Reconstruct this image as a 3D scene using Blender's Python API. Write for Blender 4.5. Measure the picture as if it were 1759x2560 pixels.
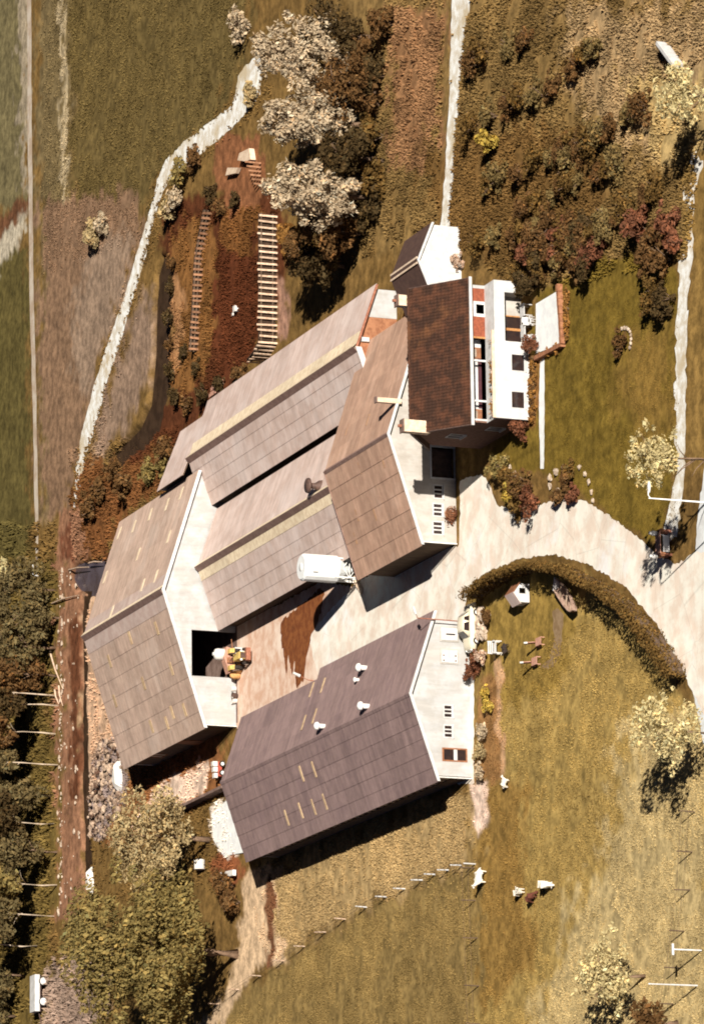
import bpy, bmesh, math, random
import numpy as np
from mathutils import Vector, Matrix
random.seed(7); rng = np.random.default_rng(7)
for o in list(bpy.data.objects): bpy.data.objects.remove(o)
SC = bpy.context.scene
COL = SC.collection
R = math.radians

# ---------------------------------------------------------------- camera
# world axes: X along the barn gables, Y along the barn ridges (away from the camera), metres
PITCH, ROLL, FPX, YAW = R(20.802), R(4.191), 11889.13, R(13.7)
DIST = FPX / 30.0
_F = np.array([0, math.cos(PITCH), -math.sin(PITCH)])
_R0 = np.array([1.0, 0, 0]); _U0 = np.cross(_R0, _F)
_R = math.cos(ROLL) * _R0 + math.sin(ROLL) * _U0
_U = -math.sin(ROLL) * _R0 + math.cos(ROLL) * _U0
_g = np.array([math.cos(YAW), math.sin(YAW), 0]); _n = np.array([-math.sin(YAW), math.cos(YAW), 0])
def _loc(v): return np.array([v @ _g, v @ _n, v[2]])
CF, CR, CU = _loc(_F), _loc(_R), _loc(_U)
CC = -CF * DIST
cam = bpy.data.cameras.new('camera')
cam.sensor_fit = 'VERTICAL'; cam.sensor_height = 36.0; cam.lens = 36.0 * FPX / 2560.0
cam.clip_start = 1.0; cam.clip_end = 6000.0
camo = bpy.data.objects.new('camera', cam); COL.objects.link(camo)
M3 = Matrix((Vector(-CU), Vector(CR), Vector(-CF))).transposed()      # the print is turned on its side
camo.matrix_world = Matrix.Translation(Vector(CC)) @ M3.to_4x4()
SC.camera = camo
# photo pixel (1759 x 2560) -> direction, and points on the ground or on a wall plane
def _ray(x, y): return CF + CR * ((2560 - y) - 1280) / FPX - CU * (x - 879.5) / FPX
def G(x, y, z=0.0):
    d = _ray(x, y); p = CC + d * ((z - CC[2]) / d[2]); return Vector(p)
def PY(x, y, n):
    d = _ray(x, y); return Vector(CC + d * ((n - CC[1]) / d[1]))
def PX(x, y, g):
    d = _ray(x, y); return Vector(CC + d * ((g - CC[0]) / d[0]))
def PP(x, y, P0, N):
    d = _ray(x, y); P0 = np.array(P0); N = np.array(N)
    return Vector(CC + d * (((P0 - CC) @ N) / (d @ N)))

# ---------------------------------------------------------------- light
SUN_AZ_SHADOW, SUN_EL = R(102.3), R(27.0)
tosun = Vector((-math.cos(SUN_AZ_SHADOW) * math.cos(SUN_EL), -math.sin(SUN_AZ_SHADOW) * math.cos(SUN_EL), math.sin(SUN_EL)))
sl = bpy.data.lights.new('sun', 'SUN'); sl.energy = 5.0; sl.angle = R(0.5); sl.color = (1.0, 0.915, 0.80)
so = bpy.data.objects.new('sun', sl); COL.objects.link(so)
so.rotation_euler = tosun.to_track_quat('Z', 'Y').to_euler(); so.location = (0, 0, 200)
W = bpy.data.worlds.new('World'); SC.world = W; W.use_nodes = True
wn = W.node_tree.nodes; wl = W.node_tree.links
sky = wn.new('ShaderNodeTexSky'); sky.sky_type = 'NISHITA'; sky.sun_disc = False
sky.sun_elevation = SUN_EL; sky.sun_rotation = math.atan2(tosun.x, tosun.y); sky.dust_density = 0.1; sky.air_density = 0.1; sky.ozone_density = 0.3
wn['Background'].inputs[1].default_value = 0.05
wl.new(sky.outputs[0], wn['Background'].inputs[0])
vs = SC.view_settings; vs.view_transform = 'Standard'; vs.look = 'None'; vs.gamma = 1.0; vs.use_curve_mapping = False
vs.exposure = 0.72
SC.cycles.filter_width = 1.9                         # the print is a soft enlargement

# ---------------------------------------------------------------- materials
def lin(c): c /= 255.0; return c / 12.92 if c <= 0.04045 else ((c + 0.055) / 1.055) ** 2.4
KG, GAIN = 1.0, 1.19
class SCol(tuple): pass                                # a colour taken from how the surface looks in sunlight
def S(r, g, b, k=KG): return SCol((min(.88, lin(r) / k), min(.88, lin(g) / k / .95), min(.88, lin(b) / k / .87), 1.0))
def gn(c): return c if c is None or isinstance(c, SCol) else tuple(min(.88, x * GAIN) for x in c[:3]) + (1.0,)
MATS = {}
def mat(name, c1, c2=None, scale=3.0, rough=0.85, bump=0.0, bscale=None, c3=None, rnd=0.0, spec=0.2, metal=0.0,
        stretch=(1, 1, 1), wave=None, lo=.38, hi=.62, attr=None, sub=None, detail=6.0, streak=None, cracks=0.0):
    """noise mix of two or three colours in world space, optional bump, per object brightness, vertex colour factor"""
    c1, c2, c3 = gn(c1), gn(c2), gn(c3)
    m = bpy.data.materials.new(name); m.use_nodes = True
    N = m.node_tree.nodes; L = m.node_tree.links; b = N['Principled BSDF']
    b.inputs['Roughness'].default_value = rough; b.inputs['Metallic'].default_value = metal
    b.inputs['Specular IOR Level'].default_value = spec
    geo = N.new('ShaderNodeNewGeometry'); mp = N.new('ShaderNodeMapping'); mp.inputs['Scale'].default_value = stretch
    L.new(geo.outputs['Position'], mp.inputs['Vector'])
    def noise(s, d=detail):
        n = N.new('ShaderNodeTexNoise'); n.inputs['Scale'].default_value = s; n.inputs['Detail'].default_value = d
        n.inputs['Roughness'].default_value = .65; L.new(mp.outputs[0], n.inputs['Vector']); return n
    def ramp(src, a, z):
        r = N.new('ShaderNodeMapRange'); r.inputs[1].default_value = a; r.inputs[2].default_value = z; r.interpolation_type = 'SMOOTHSTEP'
        L.new(src, r.inputs[0]); return r.outputs[0]
    def mix(f, a, c, mode='MIX'):
        x = N.new('ShaderNodeMix'); x.data_type = 'RGBA'; x.blend_type = mode
        if isinstance(f, float): x.inputs[0].default_value = f
        else: L.new(f, x.inputs[0])
        for s, i in ((a, 6), (c, 7)):
            if isinstance(s, tuple): x.inputs[i].default_value = tuple(s)
            else: L.new(s, x.inputs[i])
        return x.outputs[2]
    if attr:
        at = N.new('ShaderNodeAttribute'); at.attribute_name = attr; col = at.outputs['Color']
        if attr == 'col' and c1 is not None: col = mix(1.0, col, c1, 'MULTIPLY')
    else: col = c1
    if c2 is not None:
        n1 = noise(scale); f = ramp(n1.outputs['Fac'], lo, hi)
        col = mix(f, col, c2 if not (attr and attr == 'gcol') else c2, 'MIX') if attr != 'gcol' else col
    if c3 is not None:
        n2 = noise(scale * .23); f2 = ramp(n2.outputs['Fac'], .52, .66); col = mix(f2, col, c3)
    if streak:                                         # (amount, stretch): weather stains running one way, and broad patches
        mp2 = N.new('ShaderNodeMapping'); mp2.inputs['Scale'].default_value = streak[1]; L.new(geo.outputs['Position'], mp2.inputs['Vector'])
        for sc_, am in ((1.0, streak[0]), (.23, streak[0] * .8)):
            n3 = N.new('ShaderNodeTexNoise'); n3.inputs['Scale'].default_value = sc_; n3.inputs['Detail'].default_value = 7; n3.inputs['Roughness'].default_value = .7; L.new(mp2.outputs[0], n3.inputs['Vector'])
            f3 = ramp(n3.outputs['Fac'], .3, .7); hs = N.new('ShaderNodeMapRange'); hs.inputs[3].default_value = 1 - am; hs.inputs[4].default_value = 1 + am * .6; L.new(f3, hs.inputs[0])
            vm = N.new('ShaderNodeVectorMath'); vm.operation = 'SCALE'; L.new(hs.outputs[0], vm.inputs['Scale'])
            if isinstance(col, tuple): vm.inputs[0].default_value = col[:3]
            else: L.new(col, vm.inputs[0])
            col = vm.outputs[0]
    if cracks:
        vo = N.new('ShaderNodeTexVoronoi'); vo.feature = 'DISTANCE_TO_EDGE'; vo.inputs['Scale'].default_value = .22; L.new(geo.outputs['Position'], vo.inputs['Vector'])
        f4 = N.new('ShaderNodeMapRange'); f4.inputs[1].default_value = .0; f4.inputs[2].default_value = .012; f4.inputs[3].default_value = 1 - cracks; f4.inputs[4].default_value = 1.0; L.new(vo.outputs['Distance'], f4.inputs[0])
        vm = N.new('ShaderNodeVectorMath'); vm.operation = 'SCALE'; L.new(col, vm.inputs[0]); L.new(f4.outputs[0], vm.inputs['Scale']); col = vm.outputs[0]
    if attr == 'gcol':
        for s, amt, a, z in (sub or ((1.1, .38, .32, .68), (.28, .24, .3, .7), (6.0, .17, .3, .7))):
            n = noise(s); f = ramp(n.outputs['Fac'], a, z)
            hs = N.new('ShaderNodeMapRange'); hs.inputs[3].default_value = 1 - amt; hs.inputs[4].default_value = 1 + amt * .75; L.new(f, hs.inputs[0])
            vm = N.new('ShaderNodeVectorMath'); vm.operation = 'SCALE'; L.new(col, vm.inputs[0]); L.new(hs.outputs[0], vm.inputs['Scale']); col = vm.outputs[0]
    if rnd:
        oi = N.new('ShaderNodeObjectInfo'); mr = N.new('ShaderNodeMapRange'); mr.inputs[3].default_value = 1 - rnd; mr.inputs[4].default_value = 1 + rnd
        L.new(oi.outputs['Random'], mr.inputs[0])
        vm = N.new('ShaderNodeVectorMath'); vm.operation = 'SCALE'
        if isinstance(col, tuple): vm.inputs[0].default_value = col[:3]
        else: L.new(col, vm.inputs[0])
        L.new(mr.outputs[0], vm.inputs['Scale']); col = vm.outputs[0]
    if isinstance(col, tuple): b.inputs['Base Color'].default_value = tuple(col)
    else: L.new(col, b.inputs['Base Color'])
    if bump:
        bn = noise(bscale or scale * 3); bp = N.new('ShaderNodeBump'); bp.inputs['Strength'].default_value = min(1, bump); bp.inputs['Distance'].default_value = .05 * bump
        h = bn.outputs['Fac']
        if wave:
            wv = N.new('ShaderNodeTexWave'); wv.bands_direction = wave; wv.inputs['Scale'].default_value = 1.75
            L.new(geo.outputs['Position'], wv.inputs['Vector'])
            ad = N.new('ShaderNodeMath'); ad.operation = 'MULTIPLY_ADD'; ad.inputs[1].default_value = .35; L.new(h, ad.inputs[0]); L.new(wv.outputs['Fac'], ad.inputs[2]); h = ad.outputs[0]
        L.new(h, bp.inputs['Height']); L.new(bp.outputs[0], b.inputs['Normal'])
    MATS[name] = m; return m
def plain(name, c, rough=.6, spec=.3, metal=0.0): return mat(name, c, tuple(x * .82 for x in c[:3]) + (1,), 4.0, rough, spec=spec, metal=metal)

WHITE = mat('white_render', (.38, .388, .395, 1), (.335, .33, .32, 1), .9, .9, bump=.25, bscale=14, c3=(.355, .345, .33, 1), streak=(.10, (2.5, 2.5, .4)))
WHITE2 = mat('white_paint', (.50, .505, .51, 1), (.41, .41, .405, 1), 1.8, .6)
CREAM = mat('cream_render', (.385, .37, .345, 1), (.335, .31, .28, 1), 1.0, .9, bump=.25, bscale=14, streak=(.10, (2.5, 2.5, .4)))
ROOF_A = mat('grey_fibre_cement', (.235, .165, .16, 1), (.27, .19, .18, 1), 1.4, .8, bump=.5, bscale=20, rnd=.07, wave='Y', c3=(.215, .15, .148, 1), streak=(.17, (.35, 2.2, .35)))
ROOF_B = mat('brown_fibre_cement', (.44, .285, .208, 1), (.38, .24, .175, 1), 1.1, .8, bump=.5, bscale=20, rnd=.10, wave='Y', c3=(.46, .31, .235, 1), streak=(.17, (.35, 2.2, .35)))
ROOF_C = mat('pink_fibre_cement', (.48, .355, .285, 1), (.42, .305, .245, 1), 1.0, .8, bump=.5, bscale=20, rnd=.07, wave='Y', c3=(.50, .385, .32, 1), streak=(.17, (.35, 2.2, .35)))
ROOF_D = mat('lilac_fibre_cement', (.55, .445, .405, 1), (.48, .37, .325, 1), .7, .7, bump=.4, bscale=20, rnd=.04, wave='Y', c3=(.58, .485, .45, 1), spec=.35, streak=(.12, (.35, 2.2, .35)))
PALE_SHEET = mat('translucent_sheet_and_lit_cap', (.70, .60, .44, 1), (.58, .47, .33, 1), 2.0, .55, rnd=.08, bump=.3, bscale=20)  # translucent roof sheets; also painted on the lit face of ridge caps
SKYL = mat('yellowed_skylight', (.56, .42, .25, 1), (.42, .29, .18, 1), 3.0, .5, rnd=.18)
RIDGE = mat('ridge_cap', (.19, .12, .10, 1), (.24, .16, .135, 1), 2.0, .8, bump=.3)
DECK = mat('roof_underside', (.06, .04, .03, 1), (.09, .06, .04, 1), 2.0, .95)
TILE = mat('mossy_roof_tile', (.036, .018, .012, 1), (.082, .034, .019, 1), 1.1, .9, bump=.4, bscale=9, c3=(.115, .05, .023, 1), lo=.42, hi=.66)
SLATE = mat('dark_roof_felt', (.065, .038, .032, 1), (.085, .05, .04, 1), 2.0, .9, bump=.3, bscale=15)
BRICK = mat('red_brick', (.24, .072, .038, 1), (.17, .05, .028, 1), 5.0, .9, bump=.4, bscale=22)
BRICK2 = mat('weathered_brick', (.30, .14, .075, 1), (.20, .085, .045, 1), 2.5, .9, bump=.5, bscale=12)
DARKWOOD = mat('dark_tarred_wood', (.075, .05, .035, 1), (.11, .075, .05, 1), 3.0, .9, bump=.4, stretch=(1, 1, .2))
BROWNWOOD = mat('brown_wood', (.25, .11, .055, 1), (.17, .075, .04, 1), 3.0, .75, bump=.2)
OAKW = mat('orange_wood', (.40, .20, .075, 1), (.28, .13, .05, 1), 3.0, .6)
GREYWOOD = mat('weathered_plank', (.52, .40, .30, 1), (.38, .26, .18, 1), 4.0, .9, bump=.4, rnd=.22)
REDWOOD = mat('overgrown_plank', (.28, .15, .085, 1), (.18, .09, .05, 1), 4.0, .9, bump=.4, rnd=.25)
GLASS = mat('dark_glass', (.018, .013, .014, 1), (.03, .018, .016, 1), 2.0, .12, spec=.5)
PANEG = mat('reflection_tinted_glass', (.42, .34, .27, 1), (.25, .2, .16, 1), 1.0, .35, spec=.4, rnd=.3)  # pale colour stands in for light reflected by the panes
METAL = mat('pale_metal', (.72, .72, .70, 1), (.6, .6, .58, 1), 3.0, .4, spec=.5)
DARKM = mat('dark_metal', (.055, .035, .03, 1), (.09, .055, .045, 1), 3.0, .6)
RUST = mat('rusty_metal', (.30, .13, .085, 1), (.2, .08, .05, 1), 5.0, .8)
CONC = mat('pale_concrete', (.55, .45, .38, 1), (.43, .33, .27, 1), 1.3, .95, bump=.3, bscale=10)
DCONC = mat('stained_concrete', (.20, .14, .12, 1), (.13, .085, .07, 1), 1.3, .95, bump=.3, bscale=10)
CHIM = mat('chimney_render', (.62, .50, .38, 1), (.5, .38, .28, 1), 3.0, .9, bump=.2)
STONE = mat('pale_stone', (.42, .35, .28, 1), (.26, .20, .15, 1), 3.0, .95, bump=.5, rnd=.22)
RUBBER = mat('tyre_rubber', (.02, .017, .015, 1), (.04, .03, .025, 1), 6.0, .9)
CARP = mat('cream_car_paint', (.60, .55, .42, 1), None, rough=.3, spec=.5)
YELP = mat('yellow_machine_paint', (.55, .40, .12, 1), (.4, .27, .09, 1), 4.0, .55)
WOOL = mat('white_wool', (.78, .74, .66, 1), (.6, .54, .46, 1), 12.0, 1.0, bump=.6, bscale=40)
BWOOL = mat('brown_wool', (.12, .04, .025, 1), (.08, .03, .02, 1), 12.0, 1.0, bump=.6, bscale=40)
BLACKF = mat('black_fur', (.02, .015, .014, 1), (.04, .03, .025, 1), 12.0, 1.0)
SACK = mat('tan_sack', (.52, .30, .12, 1), (.4, .22, .09, 1), 5.0, .9, bump=.4)
TARP = mat('white_tarp', (.58, .57, .55, 1), (.5, .48, .45, 1), 3.0, .7, bump=.4)
REDP = mat('faded_red_paint', (.36, .07, .045, 1), (.28, .06, .04, 1), 4.0, .6)
PINKB = mat('pink_board', (.46, .26, .19, 1), (.36, .19, .14, 1), 4.0, .8)
BARK = mat('brown_bark', (.11, .07, .045, 1), (.18, .12, .08, 1), 6.0, .95, bump=.6, stretch=(1, 1, .3))
PBARK = mat('pale_birch_bark', (.46, .38, .29, 1), (.24, .17, .11, 1), 4.0, .9, bump=.3, lo=.5, hi=.7)
def leafmat(name, c, tr=.25):
    m = mat(name, c, tuple(x * .62 for x in c[:3]) + (1,), .7, .8, spec=.1, attr='col')
    N = m.node_tree.nodes; L = m.node_tree.links; b = N['Principled BSDF']; t = N.new('ShaderNodeBsdfTranslucent'); x = N.new('ShaderNodeMixShader'); x.inputs[0].default_value = tr
    L.new(b.inputs['Base Color'].links[0].from_socket, t.inputs['Color']); L.new(b.outputs[0], x.inputs[1]); L.new(t.outputs[0], x.inputs[2]); L.new(x.outputs[0], N['Material Output'].inputs['Surface'])
    return m
L_SILVER = leafmat('silver_leaf', (.50, .395, .265, 1), .15)
L_WOOD = leafmat('wood_leaf', (.165, .125, .055, 1))
L_OLIVE = leafmat('olive_leaf', (.265, .20, .07, 1))
L_OCHRE = leafmat('ochre_leaf', (.47, .36, .185, 1))
L_PALE = leafmat('pale_leaf', (.62, .52, .27, 1))
L_DARK = leafmat('dark_leaf', (.085, .055, .022, 1))
L_BROWN = leafmat('brown_leaf', (.16, .085, .032, 1))
L_RUSSET = leafmat('russet_leaf', (.21, .085, .045, 1))
L_YELLOW = leafmat('yellow_leaf', (.48, .34, .07, 1))
L_STRAW = leafmat('straw_grass', (.42, .29, .16, 1))
L_GRASS = leafmat('dry_grass', (.22, .155, .06, 1))
L_HEDGE = leafmat('hedge_leaf', (.17, .10, .03, 1))
L_ORANGE = leafmat('orange_weed', (.33, .165, .045, 1))
L_PINK = leafmat('pink_blossom', (.55, .40, .30, 1))

# ---------------------------------------------------------------- mesh helpers
class MB:
    def __init__(s): s.v = []; s.f = []
    def add(s, vs, fs):
        k = len(s.v); s.v += [tuple(v) for v in vs]; s.f += [tuple(i + k for i in f) for f in fs]; return s
    def box(s, x0, y0, z0, x1, y1, z1):
        return s.add([(x0, y0, z0), (x1, y0, z0), (x1, y1, z0), (x0, y1, z0), (x0, y0, z1), (x1, y0, z1), (x1, y1, z1), (x0, y1, z1)],
                     [(0, 3, 2, 1), (4, 5, 6, 7), (0, 1, 5, 4), (1, 2, 6, 5), (2, 3, 7, 6), (3, 0, 4, 7)])
    def beam(s, a, b, w, h, up=(0, 0, 1)):
        a = Vector(a); b = Vector(b); d = (b - a).normalized(); sd = d.cross(Vector(up))
        if sd.length < 1e-4: sd = d.cross(Vector((1, 0, 0)))
        sd.normalize(); u = sd.cross(d)
        q = []
        for p in (a, b):
            for i, j in ((-1, -1), (1, -1), (1, 1), (-1, 1)): q.append(p + sd * (w / 2 * i) + u * (h / 2 * j))
        return s.add(q, [(3, 2, 1, 0), (4, 5, 6, 7), (0, 1, 5, 4), (1, 2, 6, 5), (2, 3, 7, 6), (3, 0, 4, 7)])
    def tube(s, pts, rad, n=8, cap=True):
        pts = [Vector(p) for p in pts]; rs = rad if isinstance(rad, (list, tuple)) else [rad] * len(pts)
        vs = []; fs = []
        for i, p in enumerate(pts):
            d = (pts[min(i + 1, len(pts) - 1)] - pts[max(i - 1, 0)]).normalized()
            a = d.cross(Vector((0, 0, 1)));
            if a.length < 1e-3: a = d.cross(Vector((1, 0, 0)))
            a.normalize(); b = d.cross(a)
            for k in range(n):
                t = 2 * math.pi * k / n; vs.append(p + (a * math.cos(t) + b * math.sin(t)) * rs[i])
        for i in range(len(pts) - 1):
            for k in range(n): fs.append((i * n + k, i * n + (k + 1) % n, (i + 1) * n + (k + 1) % n, (i + 1) * n + k))
        if cap: fs += [tuple(range(n))[::-1], tuple(range((len(pts) - 1) * n, len(pts) * n))]
        return s.add(vs, fs)
    def lathe(s, c, prof, n=16):          # prof: (radius, z)
        vs = []; fs = []
        for r, z in prof:
            for k in range(n): t = 2 * math.pi * k / n; vs.append((c[0] + r * math.cos(t), c[1] + r * math.sin(t), c[2] + z))
        for i in range(len(prof) - 1):
            for k in range(n): fs.append((i * n + k, i * n + (k + 1) % n, (i + 1) * n + (k + 1) % n, (i + 1) * n + k))
        fs += [tuple(range(n))[::-1], tuple(range((len(prof) - 1) * n, len(prof) * n))]
        return s.add(vs, fs)
    def prism(s, poly, axis, a, b):       # polygon in the two other axes, extruded along axis
        def mk(p, t): return {'X': (t, p[0], p[1]), 'Y': (p[0], t, p[1]), 'Z': (p[0], p[1], t)}[axis]
        n = len(poly)
        return s.add([mk(p, a) for p in poly] + [mk(p, b) for p in poly],
                     [tuple(range(n))[::-1], tuple(range(n, 2 * n))] + [(i, (i + 1) % n, n + (i + 1) % n, n + i) for i in range(n)])
    def lump(s, c, r, seed=0, n=7, m=5, jit=.22):
        rr = random.Random(seed); vs = [(c[0], c[1], c[2] - r[2])]; fs = []
        for i in range(1, m):
            ph = -math.pi / 2 + math.pi * i / m
            for k in range(n):
                t = 2 * math.pi * (k + .5 * (i % 2)) / n; q = 1 + rr.uniform(-jit, jit)
                vs.append((c[0] + r[0] * q * math.cos(ph) * math.cos(t), c[1] + r[1] * q * math.cos(ph) * math.sin(t), c[2] + r[2] * q * math.sin(ph)))
        vs.append((c[0], c[1], c[2] + r[2])); e = len(vs) - 1
        for k in range(n): fs.append((0, 1 + (k + 1) % n, 1 + k)); fs.append((e, e - n + k, e - n + (k + 1) % n))
        for i in range(m - 2):
            for k in range(n): a = 1 + i * n; fs.append((a + k, a + (k + 1) % n, a + n + (k + 1) % n, a + n + k))
        return s.add(vs, fs)
    def build(s, name, m, parent=None, smooth=False):
        me = bpy.data.meshes.new(name); me.from_pydata(s.v, [], s.f); me.materials.append(m)
        b = bmesh.new(); b.from_mesh(me); bmesh.ops.recalc_face_normals(b, faces=b.faces); b.to_mesh(me); b.free()
        if smooth:
            for p in me.polygons: p.use_smooth = True
        return put(name, me, parent)
def put(name, me, parent=None, loc=None):
    o = bpy.data.objects.new(name, me); COL.objects.link(o)
    if parent is not None: o.parent = parent; o.matrix_parent_inverse = Matrix.Translation(-parent_loc(parent))
    if loc is not None: o.location = loc
    return o
def parent_loc(p): return Vector(p.location) if p.parent is None else Vector((0, 0, 0))
def tag(o, label, cat, group=None):
    o['label'] = label; o['category'] = cat
    if group: o['group'] = group
    return o
def struct(o): o['kind'] = 'structure'; return o
def stuff(o): o['kind'] = 'stuff'; return o
def thing(name, label, cat, loc=(0, 0, 0), group=None):
    o = bpy.data.objects.new(name, None); COL.objects.link(o); o.location = loc; o.empty_display_size = .2
    return tag(o, label, cat, group)
# parts are modelled in world coordinates; the parent inverse keeps them there (root empties are never rotated)
def fill(outer, holes, mk):
    """triangulated polygon with holes; mk maps (a,b) to 3d"""
    bm = bmesh.new(); es = []
    for loop in [outer] + holes:
        vs = [bm.verts.new(mk(*p)) for p in loop]
        for i in range(len(vs)): es.append(bm.edges.new((vs[i], vs[(i + 1) % len(vs)])))
    bmesh.ops.triangle_fill(bm, edges=es, use_beauty=True)
    return bm
def wall(name, m, parent, outer, holes, axis, pos, th):
    """wall sheet with real openings: axis 'Y' -> (x,z) outline at y=pos..pos+th; axis 'X' -> (y,z)"""
    def mk(t): return (lambda a, b: (a, t, b)) if axis == 'Y' else (lambda a, b: (t, a, b))
    bm = fill(outer, holes, mk(pos)); 
    r = bmesh.ops.extrude_face_region(bm, geom=list(bm.faces))
    d = Vector((0, th, 0)) if axis == 'Y' else Vector((th, 0, 0))
    bmesh.ops.translate(bm, verts=[v for v in r['geom'] if isinstance(v, bmesh.types.BMVert)], vec=d)
    bmesh.ops.recalc_face_normals(bm, faces=bm.faces)
    me = bpy.data.meshes.new(name); bm.to_mesh(me); bm.free(); me.materials.append(m)
    return put(name, me, parent)
def rect(a0, b0, a1, b1): return [(a0, b0), (a1, b0), (a1, b1), (a0, b1)]
def window(parent, a0, b0, a1, b1, pos, axis='Y', nx=3, ny=1, fm=WHITE2, gm=GLASS, fw=.07, depth=.10, out=-1, name='window', sill=True):
    """frame, glazing bars and separate panes set in an opening; out=-1: outside is towards -axis"""
    o = None
    f = MB()
    def bx(mb, p0, q0, p1, q1, d0, d1):
        if axis == 'Y': mb.box(p0, min(d0, d1), q0, p1, max(d0, d1), q1)
        else: mb.box(min(d0, d1), p0, q0, max(d0, d1), p1, q1)
    d0 = pos + out * .03; d1 = pos - out * depth
    bx(f, a0 - .02, b0 - .02, a1 + .02, b0 + fw, d0, d1); bx(f, a0 - .02, b1 - fw, a1 + .02, b1 + .02, d0, d1)
    bx(f, a0 - .02, b0 + fw, a0 + fw, b1 - fw, d0, d1); bx(f, a1 - fw, b0 + fw, a1 + .02, b1 - fw, d0, d1)
    w = f.build(name, fm, parent)
    ia0, ia1, ib0, ib1 = a0 + fw, a1 - fw, b0 + fw, b1 - fw
    pw = (ia1 - ia0) / nx; ph = (ib1 - ib0) / ny; bw = .10 if nx == 3 else .06
    for i in range(1, nx):
        k = MB(); bx(k, ia0 + pw * i - bw / 2, ib0, ia0 + pw * i + bw / 2, ib1, d0 + -out * .005, d1); k.build('glazing_bar', fm, w)
    for j in range(1, ny):
        k = MB(); bx(k, ia0, ib0 + ph * j - .04, ia1, ib0 + ph * j + .04, d0 - out * .008, d1); k.build('glazing_bar', fm, w)
    for i in range(nx):
        for j in range(ny):
            k = MB(); bx(k, ia0 + pw * i + .004, ib0 + ph * j + .004, ia0 + pw * (i + 1) - .004, ib0 + ph * (j + 1) - .004, pos - out * .03, pos - out * .05)
            k.build('pane', gm, w)
    if sill:
        k = MB(); bx(k, a0 - .06, b0 - .09, a1 + .06, b0 - .022, pos + out * .11, pos - out * .02); k.build('sill', fm, w)
    return w
def slope(parent, r0, r1, e0, e1, rows, cols, m, top=None, name='roof_sheet', lap=.028, th=.022, deck=True, gap=.006):
    """lapped fibre-cement sheets, each an object; r0,r1 ridge ends, e0,e1 eave ends (front, back)"""
    r0, r1, e0, e1 = map(Vector, (r0, r1, e0, e1))
    along = (r1 - r0); L = along.length; ax = along.normalized(); dn = (e0 - r0); H = dn.length; dx = dn.normalized()
    nz = ax.cross(dx)
    if nz.z < 0: nz = -nz
    if deck:
        k = MB(); a = nz * -.10; b = nz * -.02
        k.add([r0 + a, r1 + a, e1 + a, e0 + a, r0 + b, r1 + b, e1 + b, e0 + b], [(0, 1, 2, 3), (7, 6, 5, 4), (0, 4, 5, 1), (1, 5, 6, 2), (2, 6, 7, 3), (3, 7, 4, 0)])
        k.build('roof_deck', DECK, parent)
    w = L / cols; h = H / rows
    me = {}
    for mm in {m, top or m}:
        k = MB().box(gap / 2, 0, 0, w - gap / 2, h + .10, th)
        x = bpy.data.meshes.new(name); x.from_pydata(k.v, [], k.f); x.materials.append(mm)
        b = bmesh.new(); b.from_mesh(x); bmesh.ops.recalc_face_normals(b, faces=b.faces); b.to_mesh(x); b.free(); me[mm] = x
    tilt = math.atan2(lap, h)
    for i in range(rows):
        hh = h if i < rows - 1 else h
        for j in range(cols):
            o = bpy.data.objects.new(name, me[top if (top and i == 0) else m]); COL.objects.link(o)
            ydir = (dx * math.cos(tilt) + nz * math.sin(tilt)).normalized(); zdir = ax.cross(ydir)
            xdir = ax
            if zdir.z < 0: zdir = -zdir
            p = r0 + ax * (w * j) + dx * (h * i) + nz * (.002 + random.uniform(0, .006))
            if zdir.dot(xdir.cross(ydir)) < 0: xdir = -ax; p = p + ax * w
            mw = Matrix((xdir, ydir, zdir)).transposed().to_4x4(); mw.translation = p
            o.parent = parent; o.matrix_parent_inverse = Matrix.Translation(-Vector(parent.location)); o.matrix_basis = mw
    return nz, dx, ax
def patch_on(parent, name, m, c, ax, dx, nz, la, lb, th=.03, off=.05):
    k = MB(); c = Vector(c) + nz * off
    q = [c + ax * (sa * la / 2) + dx * (sb * lb / 2) + nz * t for t in (0, th) for sa, sb in ((-1, -1), (1, -1), (1, 1), (-1, 1))]
    k.add(q, [(3, 2, 1, 0), (4, 5, 6, 7), (0, 1, 5, 4), (1, 2, 6, 5), (2, 3, 7, 6), (3, 0, 4, 7)])
    return k.build(name, m, parent)
def npmesh(name, V, F, m, col=None, smooth=False):
    me = bpy.data.meshes.new(name); V = np.asarray(V, np.float32); F = np.asarray(F, np.int32); k = F.shape[1]
    me.vertices.add(len(V)); me.vertices.foreach_set('co', V.ravel())
    me.loops.add(F.size); me.loops.foreach_set('vertex_index', F.ravel())
    me.polygons.add(len(F)); me.polygons.foreach_set('loop_start', np.arange(0, F.size, k, dtype=np.int32))
    if col is not None:
        a = me.color_attributes.new(col[0], 'FLOAT_COLOR', 'POINT'); c = np.ones((len(V), 4), np.float32); c[:, :3] = col[1]; a.data.foreach_set('color', c.ravel())
    me.materials.append(m); me.update(calc_edges=True)
    if smooth: me.polygons.foreach_set('use_smooth', np.ones(len(F), bool))
    return me

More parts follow.
